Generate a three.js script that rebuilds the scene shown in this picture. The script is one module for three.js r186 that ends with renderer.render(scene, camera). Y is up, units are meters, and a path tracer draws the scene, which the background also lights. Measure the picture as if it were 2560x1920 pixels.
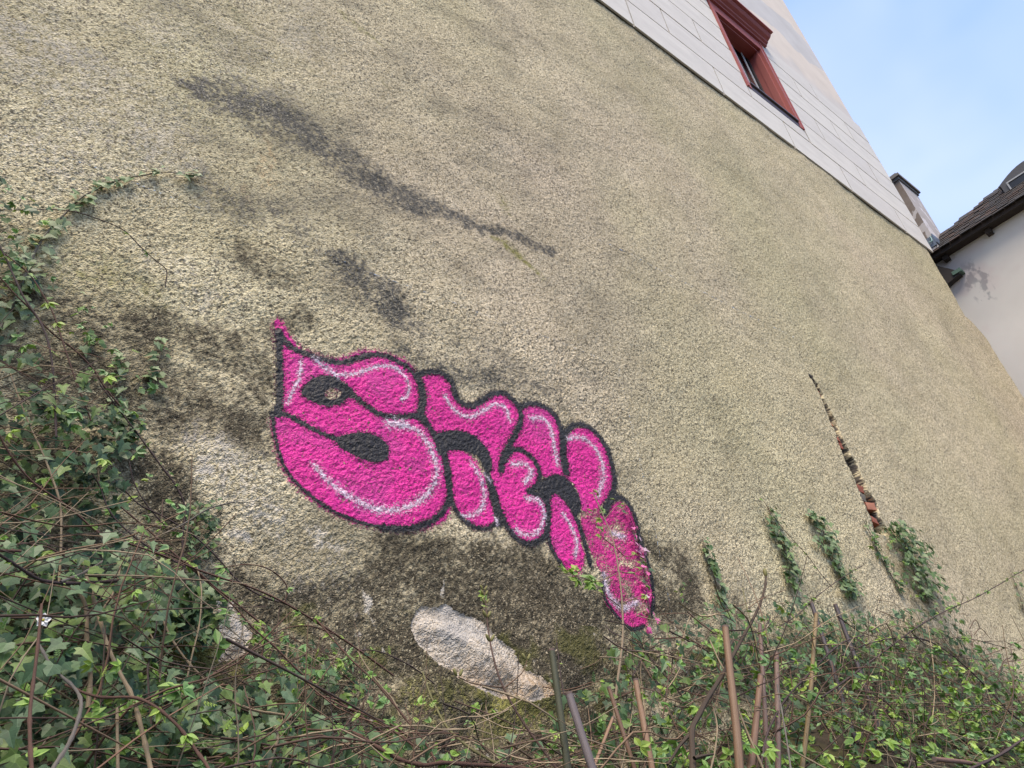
import * as THREE from 'three';
import { mergeGeometries } from 'three/addons/utils/BufferGeometryUtils.js';

// ---------------------------------------------------------------- camera, sky, sun, exposure
const Y0 = 1.3;                                   // height of the camera above the path; heights v below are counted from it
const scene = new THREE.Scene();
const camera = new THREE.PerspectiveCamera(57.5, 4 / 3, 0.05, 3000);
camera.position.set(0, Y0, 2.2);
camera.up.set(-0.26095, 0.830529, 0.492063);
camera.lookAt(0.537839, Y0 + 0.548365, 2.2 - 0.640331);
const renderer = new THREE.WebGLRenderer({ antialias: true });
renderer.toneMapping = THREE.LinearToneMapping;
renderer.toneMappingExposure = 3.6;
renderer.shadowMap.enabled = true;
const sun = new THREE.DirectionalLight(0xffeed6, 1.5);
sun.position.set(-4, 22, 9); sun.target.position.set(3, 2, 0);
sun.castShadow = true; sun.shadow.radius = 65; sun.shadow.mapSize.set(4096, 4096);
Object.assign(sun.shadow.camera, { left: -16, right: 16, top: 16, bottom: -16, near: 1, far: 60 });
scene.add(sun, sun.target);

// ---------------------------------------------------------------- noise
const hash = (x, y, s) => { let h = Math.imul(x, 374761393) ^ Math.imul(y, 668265263) ^ Math.imul(s, 974634777); h = Math.imul(h ^ (h >>> 13), 1274126177); return ((h ^ (h >>> 16)) >>> 0) / 4294967296; };
function noise(x, y, s = 0) {                      // smooth value noise, -1..1
  const ix = Math.floor(x), iy = Math.floor(y), fx = x - ix, fy = y - iy, u = fx * fx * (3 - 2 * fx), w = fy * fy * (3 - 2 * fy);
  const a = hash(ix, iy, s), b = hash(ix + 1, iy, s), c = hash(ix, iy + 1, s), d = hash(ix + 1, iy + 1, s);
  return (a + (b - a) * u + (c - a) * w + (a - b - c + d) * u * w) * 2 - 1;
}
const fbm = (x, y, s, n = 4) => { let v = 0, a = 0.5, t = 0; for (let i = 0; i < n; i++) { v += a * noise(x, y, s + i); t += a; a *= 0.5; x = x * 2.03 + 7.1; y = y * 2.03 + 3.7; } return v / t; };
const sstep = (a, b, x) => { const t = Math.min(1, Math.max(0, (x - a) / (b - a))); return t * t * (3 - 2 * t); };
const mix = (a, b, t) => a + (b - a) * t;
let seed = 20240;
const rnd = () => { seed = (seed + 0x6d2b79f5) | 0; let t = Math.imul(seed ^ (seed >>> 15), 1 | seed); t = (t + Math.imul(t ^ (t >>> 7), 61 | t)) ^ t; return ((t ^ (t >>> 14)) >>> 0) / 4294967296; };
const rr = (a, b) => a + (b - a) * rnd();
const toS = (x) => (x <= 0.0031308 ? 12.92 * x : 1.055 * Math.pow(x, 1 / 2.4) - 0.055) * 255;

{ // sky: pale blue with thin drifting cloud
  const W = 1024, H = 512, data = new Float32Array(W * H * 4), k = 1 / 2.82;
  const n3 = (x, y, z, s) => (noise(x + 31, y, s) + noise(y + 17, z, s + 50) + noise(z + 5, x, s + 90)) / 1.7;
  for (let j = 0; j < H; j++) for (let i = 0; i < W; i++) {
    const up = ((j + 0.5) / H - 0.5) * Math.PI, az = ((i + 0.5) / W - 0.5) * 2 * Math.PI, y = Math.sin(up), x = Math.cos(az) * Math.cos(up), z = Math.sin(az) * Math.cos(up);
    const h = Math.pow(1 - Math.max(0, y), 1.7), q = 1 / (Math.max(y, 0.03) + 0.35), p = [x * q, z * q];
    let c = 0, a = 0.5; for (let o = 0, f = 1.3; o < 6; o++, f *= 2, a *= 0.55) c += a * n3(p[0] * f, y * f * 0.6 + 3, p[1] * f, o * 7);
    const cl = sstep(-0.35, 0.75, c) * 0.66;
    const b = [mix(0.19, 0.56, h), mix(0.38, 0.78, h), mix(0.92, 1.08, h)], w = [0.98, 1.0, 1.04];
    for (let m = 0; m < 3; m++) data[(j * W + i) * 4 + m] = mix(b[m], w[m], cl) * k * (y < 0 ? 0.35 : 1);
    data[(j * W + i) * 4 + 3] = 1;
  }
  const t = new THREE.DataTexture(data, W, H, THREE.RGBAFormat, THREE.FloatType);
  t.mapping = THREE.EquirectangularReflectionMapping; t.magFilter = t.minFilter = THREE.LinearFilter; t.needsUpdate = true;
  scene.background = t; scene.environment = t;
}

// ---------------------------------------------------------------- measured layout, metres: along the wall, up from camera height, out from the facade
const GR = {'pink':[[0.699,1.845,0.74,1.794,0.785,1.754,0.837,1.737,0.907,1.736,0.96,1.751,1.022,1.794,1.097,1.838,1.175,1.851,1.255,1.846,1.316,1.811,1.355,1.742,1.358,1.657,1.34,1.585,1.379,1.549,1.422,1.49,1.454,1.419,1.47,1.336,1.47,1.252,1.462,1.196,1.476,1.18,1.449,1.131,1.39,1.091,1.28,1.057,1.159,1.045,1.043,1.054,0.948,1.077,0.869,1.114,0.806,1.161,0.759,1.232,0.729,1.316,0.715,1.389,0.731,1.428,0.728,1.545,0.713,1.683,0.687,1.814],[1.362,1.799,1.421,1.823,1.475,1.824,1.517,1.781,1.525,1.728,1.556,1.704,1.612,1.709,1.684,1.753,1.723,1.799,1.799,1.833,1.858,1.816,1.894,1.756,1.883,1.673,1.831,1.593,1.786,1.507,1.759,1.418,1.698,1.425,1.681,1.482,1.642,1.535,1.578,1.55,1.492,1.538,1.428,1.512,1.379,1.549,1.355,1.594,1.369,1.692],[1.475,1.434,1.529,1.461,1.581,1.449,1.63,1.4,1.658,1.347,1.679,1.283,1.693,1.21,1.687,1.153,1.636,1.113,1.576,1.126,1.519,1.17,1.493,1.229,1.489,1.321],[1.703,1.416,1.763,1.409,1.781,1.464,1.835,1.529,1.895,1.533,1.949,1.492,1.968,1.411,1.917,1.35,1.89,1.324,1.959,1.317,2.0,1.275,1.989,1.204,1.954,1.131,1.879,1.087,1.804,1.099,1.756,1.156,1.732,1.226,1.713,1.299],[1.921,1.775,1.997,1.821,2.077,1.825,2.137,1.788,2.162,1.7,2.149,1.593,2.155,1.516,2.131,1.456,2.014,1.431,1.981,1.456,1.94,1.511,1.885,1.547,1.824,1.537,1.871,1.625,1.918,1.705],[2.199,1.686,2.266,1.751,2.356,1.774,2.433,1.732,2.468,1.632,2.471,1.528,2.433,1.43,2.362,1.361,2.285,1.315,2.217,1.303,2.219,1.377,2.192,1.436,2.131,1.456,2.162,1.484,2.167,1.586],[2.009,1.327,2.062,1.352,2.118,1.316,2.151,1.261,2.171,1.204,2.174,1.125,2.183,1.078,2.159,1.018,2.114,0.976,2.049,1.004,2.013,1.064,1.988,1.127]],'faded':[[2.217,1.303,2.315,1.331,2.411,1.338,2.48,1.388,2.541,1.35,2.57,1.246,2.584,1.143,2.591,1.022,2.583,0.923,2.546,0.844,2.481,0.783,2.412,0.767,2.362,0.796,2.311,0.841,2.273,0.892,2.282,0.986,2.239,1.076,2.206,1.189]],'blackfill':[[0.966,1.375,1.008,1.399,1.068,1.424,1.139,1.424,1.184,1.393,1.18,1.341,1.14,1.314,1.079,1.313,1.027,1.328,0.984,1.344],[0.817,1.545,0.838,1.594,0.886,1.639,0.946,1.653,1.0,1.63,1.019,1.606,0.977,1.545,0.926,1.516,0.868,1.513,0.826,1.529],[1.418,1.499,1.481,1.538,1.557,1.557,1.642,1.54,1.693,1.485,1.703,1.416,1.669,1.409,1.635,1.456,1.571,1.467,1.508,1.459,1.455,1.439,1.429,1.423],[1.996,1.396,2.052,1.44,2.117,1.453,2.176,1.422,2.206,1.364,2.206,1.301,2.166,1.274,2.14,1.3,2.109,1.335,2.063,1.358,1.999,1.34]],'eyehole':[[0.911,1.578,0.94,1.602,0.975,1.598,0.971,1.568,0.934,1.542,0.908,1.553]],'black':[[0.0258,0.699,1.798,0.722,1.766,0.77,1.738,0.838,1.727,0.907,1.726,0.969,1.735,1.032,1.776,1.106,1.822,1.175,1.84,1.244,1.831,1.305,1.802,1.345,1.749,1.359,1.689,1.351,1.624,1.335,1.578],[0.0265,0.704,1.78,0.714,1.684,0.725,1.591,0.732,1.473,0.727,1.427],[0.019,0.709,1.413,0.762,1.424,0.818,1.408,0.875,1.388,0.933,1.376,0.975,1.369],[0.0243,1.001,1.611,1.046,1.585,1.101,1.552,1.156,1.533,1.232,1.544,1.32,1.574,1.359,1.559,1.398,1.524,1.432,1.473,1.454,1.409,1.465,1.335,1.476,1.271,1.467,1.206,1.43,1.146,1.362,1.091,1.28,1.057,1.176,1.042],[0.0113,1.176,1.042,1.076,1.048,0.979,1.067,0.9,1.1,0.837,1.14,0.785,1.189,0.75,1.254,0.726,1.332,0.714,1.397],[0.0309,1.341,1.797,1.4,1.828,1.465,1.838,1.513,1.802,1.531,1.741,1.567,1.707,1.623,1.713,1.684,1.759,1.736,1.808,1.811,1.837,1.87,1.813,1.907,1.759,1.889,1.675,1.836,1.583,1.785,1.496,1.758,1.413],[0.0192,1.422,1.49,1.455,1.439,1.471,1.365,1.476,1.271,1.487,1.2,1.528,1.145,1.585,1.114,1.647,1.115,1.697,1.146],[0.0244,1.676,1.42,1.684,1.342,1.694,1.276,1.708,1.203,1.724,1.15],[0.0245,1.782,1.475,1.823,1.524,1.884,1.543,1.952,1.508,1.979,1.445,1.963,1.379,1.903,1.332,1.972,1.325,2.007,1.276,1.993,1.195,1.952,1.121,1.879,1.082,1.814,1.091,1.765,1.139,1.734,1.198,1.715,1.271,1.695,1.345],[0.0307,1.924,1.8,1.999,1.831,2.089,1.823,2.147,1.767,2.157,1.675,2.147,1.581,2.151,1.482],[0.0324,2.152,1.488,2.154,1.583,2.18,1.693,2.242,1.768,2.316,1.788,2.398,1.773,2.455,1.701,2.474,1.598,2.47,1.493,2.428,1.406,2.363,1.308],[0.0246,2.363,1.308,2.405,1.369,2.471,1.409,2.526,1.403,2.565,1.332,2.578,1.248,2.574,1.183],[0.0199,2.011,1.337,2.0,1.235,1.988,1.127,2.009,1.045,2.048,1.0],[0.0232,2.166,1.274,2.193,1.187,2.205,1.091,2.216,1.025],[0.0139,2.287,0.996,2.27,0.892,2.308,0.832,2.358,0.778,2.415,0.756,2.485,0.774],[0.0176,2.576,1.215,2.597,1.114,2.603,1.013,2.587,0.914,2.547,0.825],[0.0288,1.35,1.751,1.358,1.668,1.35,1.593,1.379,1.549],[0.0289,1.967,1.37,1.987,1.343,2.021,1.329]],'white':[[0.0114,0.803,1.685,0.803,1.626,0.784,1.553,0.762,1.473],[0.0157,0.86,1.715,0.901,1.688,0.954,1.671],[0.0125,0.954,1.671,1.025,1.694,1.098,1.744,1.155,1.779,1.214,1.793,1.264,1.772,1.288,1.726,1.282,1.666,1.252,1.636],[0.0147,1.475,1.719,1.5,1.677,1.552,1.649,1.618,1.651,1.692,1.71,1.755,1.756,1.814,1.756,1.831,1.693],[0.0181,0.885,1.235,0.934,1.188,1.0,1.151,1.074,1.124,1.158,1.111,1.237,1.129,1.319,1.174,1.387,1.245,1.415,1.324,1.403,1.397,1.366,1.466,1.308,1.511,1.231,1.51],[0.0254,1.194,1.505,1.251,1.513],[0.0137,1.599,1.408,1.637,1.352,1.651,1.278,1.634,1.209,1.579,1.162,1.538,1.155],[0.0167,1.826,1.454,1.898,1.47,1.929,1.434,1.885,1.374],[0.0148,1.886,1.293,1.956,1.297,1.976,1.231,1.935,1.156,1.872,1.118,1.808,1.136],[0.0167,1.973,1.737,2.052,1.753,2.09,1.704,2.094,1.614,2.103,1.515],[0.0179,2.198,1.68,2.286,1.708,2.364,1.679,2.404,1.606,2.394,1.5,2.341,1.39],[0.015,2.093,1.251,2.133,1.198,2.149,1.122,2.125,1.061],[0.0184,2.289,0.987,2.296,0.913,2.334,0.862,2.382,0.848,2.47,0.884],[0.0156,2.394,1.208,2.473,1.2],[0.0095,1.665,1.368,1.69,1.344],[0.0095,1.699,1.174,1.707,1.148]]};
const STAINS_AND_SHADE = [[4,0.42,-0.443,2.878,0.354,-0.015,2.549,0.333,-0.184,2.292,0.23],[4,0.3,0.17,3.236,0.351,0.567,3.857,0.422],[0,0.88,0.226,2.991,0.082,0.408,3.046,0.145,0.584,3.072,0.165,0.777,3.03,0.152,1.084,2.945,0.126,1.357,2.912,0.098,1.534,2.959,0.074,1.918,3.001,0.041,2.313,3.049,0.027],[0,0.45,0.199,2.768,0.101,0.359,2.754,0.091],[0,0.5,0.317,2.48,0.071,0.518,2.426,0.123,0.748,2.408,0.117],[0,0.85,0.898,2.296,0.078,1.024,2.256,0.123,1.142,2.196,0.13,1.262,2.078,0.075],[0,0.4,0.946,2.515,0.062,1.09,2.498,0.058],[0,0.4,0.824,2.619,0.062,0.985,2.797,0.056],[2,0.7,1.844,2.924,0.031,2.069,2.852,0.036,2.211,2.754,0.029],[0,0.7,1.995,3.081,0.034,2.316,3.071,0.036],[2,0.5,1.969,3.308,0.044,2.01,3.209,0.035],[0,0.5,-0.026,3.523,0.052,0.043,3.546,0.043,0.164,3.572,0.023],[2,0.5,0.242,3.779,0.051,0.335,3.692,0.044,0.41,3.639,0.016],[0,0.45,0.434,3.538,0.031,0.505,3.529,0.04,0.576,3.531,0.016],[2,0.35,0.536,3.656,0.029,0.749,3.595,0.03],[2,0.5,0.879,4.288,0.036,0.968,4.257,0.047,1.094,4.23,0.028],[2,0.45,1.133,3.869,0.03,1.222,3.836,0.023],[0,0.45,0.913,3.814,0.019,1.169,3.872,0.02],[0,0.4,1.345,3.619,0.017,1.603,3.576,0.015],[0,0.35,-0.192,2.849,0.054,-0.086,3.21,0.047],[3,0.35,0.548,2.925,0.03,0.57,2.822,0.033,0.578,2.603,0.031],[3,0.35,0.503,2.521,0.029,0.55,2.412,0.025],[3,0.3,0.207,3.446,0.063],[3,0.3,0.747,2.726,0.037],[0,0.6,1.259,1.904,0.067,1.427,1.871,0.09,1.659,1.881,0.085,1.942,1.902,0.08,2.193,1.95,0.049],[0,0.5,2.455,1.939,0.049,2.57,1.838,0.035],[0,0.4,1.73,2.058,0.061,1.926,2.01,0.076],[0,0.3,2.351,2.089,0.107,2.855,2.217,0.104],[1,0.75,-0.112,1.627,0.091,0.082,1.589,0.112,0.367,1.657,0.108,0.567,1.645,0.106,0.668,1.509,0.085],[1,0.85,0.022,1.38,0.16,0.305,1.379,0.177,0.536,1.352,0.138,0.674,1.274,0.079],[1,0.9,0.126,1.078,0.188,0.356,1.08,0.102,0.445,0.954,0.087,0.516,0.844,0.085],[2,0.45,-0.099,1.796,0.098,0.079,1.816,0.105,0.237,1.778,0.073],[4,0.3,0.414,1.901,0.141,0.208,1.946,0.115],[4,0.85,0.502,1.145,0.041],[4,0.55,0.461,1.222,0.064,0.627,1.119,0.097,0.798,0.997,0.067],[4,0.8,0.65,0.916,0.028,0.682,0.897,0.015],[4,0.7,0.917,0.973,0.041,0.987,0.941,0.032],[4,0.35,0.842,0.855,0.08,1.008,0.859,0.085],[1,0.95,0.615,0.724,0.063,0.788,0.741,0.075,1.045,0.798,0.101,1.265,0.891,0.112,1.466,0.86,0.138,1.728,0.832,0.17,2.046,0.824,0.186,2.304,0.766,0.174],[1,1.0,0.572,0.544,0.117,0.802,0.583,0.143,1.118,0.647,0.18,1.392,0.616,0.196,1.7,0.599,0.215,2.057,0.617,0.176,2.321,0.611,0.143,2.75,0.549,0.133],[1,1.0,0.161,0.667,0.231,0.409,0.561,0.244,0.684,0.385,0.255,0.965,0.373,0.211,1.291,0.373,0.237,1.78,0.374,0.243,2.131,0.374,0.209],[1,0.85,1.208,0.972,0.049,1.474,0.991,0.058,1.677,0.999,0.088,1.943,0.973,0.094],[1,0.9,2.664,1.179,0.079,2.846,1.107,0.114,2.895,0.946,0.104,2.677,0.903,0.143],[1,0.5,3.044,1.057,0.079,3.237,0.882,0.132],[0,0.35,3.967,1.05,0.124],[1,0.5,2.978,0.619,0.173,3.569,0.738,0.174],[1,0.85,2.707,0.608,0.16,3.188,0.606,0.183,3.921,0.586,0.223,4.98,0.591,0.291,6.218,0.439,0.376],[0,0.55,0.408,2.362,0.117,0.642,2.409,0.114],[1,0.6,0.551,2.113,0.09,0.71,2.084,0.07],[0,0.5,1.593,2.065,0.058,1.335,2.08,0.055],[1,0.55,0.766,1.881,0.066,0.626,1.756,0.061],[2,0.7,0.527,0.594,0.051,0.628,0.521,0.052],[2,0.45,1.257,0.459,0.065,1.674,0.374,0.089],[2,0.6,1.52,0.464,0.07,1.852,0.406,0.077],[4,0.95,1.103,0.791,0.009,1.11,0.766,0.006,1.12,0.738,0.01,1.123,0.711,0.008],[4,0.9,1.418,0.876,0.007,1.438,0.837,0.008]];  // mostly stains; the brown band behind the right-hand plants also paints shade
const STONES = [[1.277,0.689,1.304,0.731,1.332,0.76,1.388,0.768,1.431,0.778,1.488,0.759,1.539,0.751,1.59,0.737,1.625,0.702,1.653,0.674,1.697,0.652,1.725,0.624,1.736,0.588,1.762,0.548,1.824,0.538,1.868,0.51,1.894,0.466,1.786,0.439,1.673,0.448,1.566,0.468,1.497,0.483,1.451,0.514,1.405,0.545,1.346,0.587,1.295,0.639],[0.597,0.73,0.615,0.725,0.637,0.72,0.678,0.673,0.716,0.62,0.705,0.558,0.66,0.533,0.62,0.528,0.632,0.601,0.612,0.668]];
const STRIPS = [[3.807,1.594,0.012,3.788,1.503,0.052,3.766,1.426,0.058,3.809,1.349,0.047,3.806,1.247,0.045,3.779,1.164,0.049,3.752,1.084,0.048],[4.212,1.608,0.013,4.349,1.585,0.07,4.36,1.507,0.077,4.313,1.399,0.085,4.337,1.315,0.075,4.381,1.234,0.083,4.383,1.15,0.083,4.373,1.077,0.081],[4.954,1.698,0.011,4.995,1.568,0.02,5.011,1.437,0.023,5.065,1.303,0.027,5.104,1.181,0.027],[5.301,1.703,0.032,5.462,1.663,0.138,5.475,1.588,0.183,5.465,1.485,0.181,5.444,1.371,0.177,5.45,1.263,0.164,5.467,1.17,0.152],[3.058,1.269,0.01,3.047,1.203,0.016,3.06,1.115,0.016,3.073,1.029,0.02,3.065,0.943,0.033,3.051,0.876,0.043],[7.45,1.669,0.017,7.41,1.499,0.027,7.352,1.333,0.044,7.295,1.229,0.063]];
const ARC = [-0.154,1.409,0.03,-0.142,1.528,0.028,-0.138,1.632,0.025,-0.137,1.74,0.023,-0.133,1.84,0.021,-0.116,1.937,0.018,-0.092,2.026,0.016,-0.061,2.123,0.014,-0.014,2.207,0.012,0.039,2.279,0.009,0.108,2.349,0.007,0.16,2.4,0.005,0.235,2.436,0.002,0.315,2.469,-0.0];
const BITS = [[0.056,1.462,0.01,0.074,1.486,0.007,0.093,1.532,0.005,0.119,1.55,0.003,0.148,1.529,0.0],[0.244,1.365,0.01,0.269,1.425,0.008,0.292,1.468,0.006,0.3,1.519,0.004,0.3,1.584,0.002,0.288,1.61,0.0],[0.29,1.418,0.01,0.318,1.437,0.005,0.338,1.48,0.0],[0.231,1.256,0.01,0.202,1.315,0.007,0.198,1.385,0.005,0.184,1.44,0.003,0.193,1.471,0.0]];
const AREAS = [[[-0.317,1.86,-0.234,1.965,-0.11,1.979,-0.073,1.92,-0.042,1.678,-0.015,1.366,-0.171,1.312],75,0.022,0.034,0.01,0.06],[[-0.362,2.034,-0.286,2.084,-0.254,2.003,-0.318,1.869],12,0.022,0.033,0,0.05],[[-0.165,1.267,-0.005,1.322,0.09,1.266,0.182,1.126,0.26,1.051,0.143,0.926,0.139,0.733,-0.018,0.712],288,0.03,0.043,0.02,0.2],[[-0.036,0.683,0.147,0.687,0.268,0.746,0.395,0.676,0.403,0.514,0.446,0.421,0.656,0.389,0.835,0.332,0.952,0.302,0.955,0.177,0.091,0.212],775,0.027,0.041,0.04,0.45],[[-0.039,0.738,0.159,0.744,0.29,0.807,0.428,0.732,0.436,0.556,0.482,0.456,0.71,0.421,0.903,0.359,1.03,0.327,1.034,0.191,0.098,0.229],875,0.022,0.037,0.01,0.16],[[0.014,0.432,0.21,0.405,0.231,0.181,0.08,0.187],32,0.033,0.041,0.35,0.6],[[0.384,0.751,0.577,0.751,0.6,0.612,0.548,0.511,0.437,0.557],112,0.022,0.036,0.02,0.14],[[0.453,0.982,0.552,1.015,0.568,0.908,0.556,0.816,0.495,0.794],88,0.015,0.025,0.01,0.04],[[0.426,0.716,0.575,0.721,0.589,0.617,0.547,0.558,0.454,0.607],112,0.026,0.037,0.02,0.1],[[0.154,1.245,0.267,1.29,0.291,1.222,0.272,1.131,0.206,1.075],88,0.022,0.033,0.01,0.06],[[0.134,1.015,0.286,1.047,0.291,0.845,0.177,0.816],75,0.022,0.037,0.01,0.08],[[0.647,0.504,0.983,0.453,0.985,0.387,0.68,0.403],50,0.022,0.037,0.05,0.3],[[0.58,0.321,0.948,0.281,1.697,0.284,1.667,0.125,0.599,0.174],138,0.024,0.037,0.06,0.45],[[0.719,0.562,0.839,0.581,1.025,0.544,1.082,0.428,0.777,0.443],75,0.015,0.026,0.02,0.15]];
const AREASR = [[[2.869,0.962,2.947,0.852,3.115,0.807,3.496,0.963,3.747,1.009,3.886,0.909,4.325,0.993,4.066,0.68,2.534,0.493,2.861,0.788],420,0.026,0.042,0.0,0.12],[[3.864,0.924,4.394,0.945,5.446,1.142,5.647,0.909,5.901,0.788,5.72,0.622,3.794,0.561],520,0.028,0.05,0.0,0.16],[[1.847,0.532,2.131,0.666,2.487,0.726,3.11,0.595,5.658,0.622,5.122,0.001,1.592,0.144,1.657,0.323],650,0.03,0.05,0.02,0.6],[[2.081,0.6,2.402,0.75,2.802,0.818,3.505,0.671,6.376,0.701,5.772,0.001,1.794,0.162,1.868,0.364],900,0.025,0.045,0.0,0.14]];
const FRESH = [[[1.89,0.517,2.351,0.662,2.723,0.624,3.318,0.588,5.527,0.674,4.976,-0.04,1.525,0.118,1.608,0.311],1150,0.025,0.05,0.02,0.75],[[3.378,0.342,4.635,0.399,4.336,0.001,3.044,0.053],60,0.035,0.06,0.4,0.8],[[1.752,0.209,2.999,0.192,2.9,0.059,1.72,0.107],70,0.03,0.055,0.4,0.8],[[0.949,0.352,1.352,0.333,1.71,0.334,1.675,0.147,0.598,0.191,0.66,0.331],90,0.02,0.04,0.05,0.45],[[0.634,0.606,1.011,0.536,1.149,0.4,0.698,0.435],90,0.02,0.04,0.03,0.2],[[-0.144,1.233,0.237,1.274,0.447,0.869,0.4,0.635,0.217,0.617,0.022,0.599],70,0.022,0.042,0.05,0.3],[[-0.312,1.914,-0.135,2.02,-0.042,1.659,-0.062,1.334,-0.152,1.303],30,0.025,0.04,0.02,0.1],[[-0.042,1.659,0.15,1.57,0.295,1.299,0.264,1.145,0.074,1.381],26,0.02,0.035,0.02,0.1],[[0.02,0.547,0.523,0.534,0.568,0.181,0.111,0.2],110,0.025,0.05,0.1,0.6],[[2.62,0.93,2.826,1.032,2.798,0.871],10,0.02,0.03,0.0,0.03],[[4.703,1.513,5.211,1.621,5.58,1.221,5.145,1.122],40,0.02,0.035,0.02,0.08]];
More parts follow.
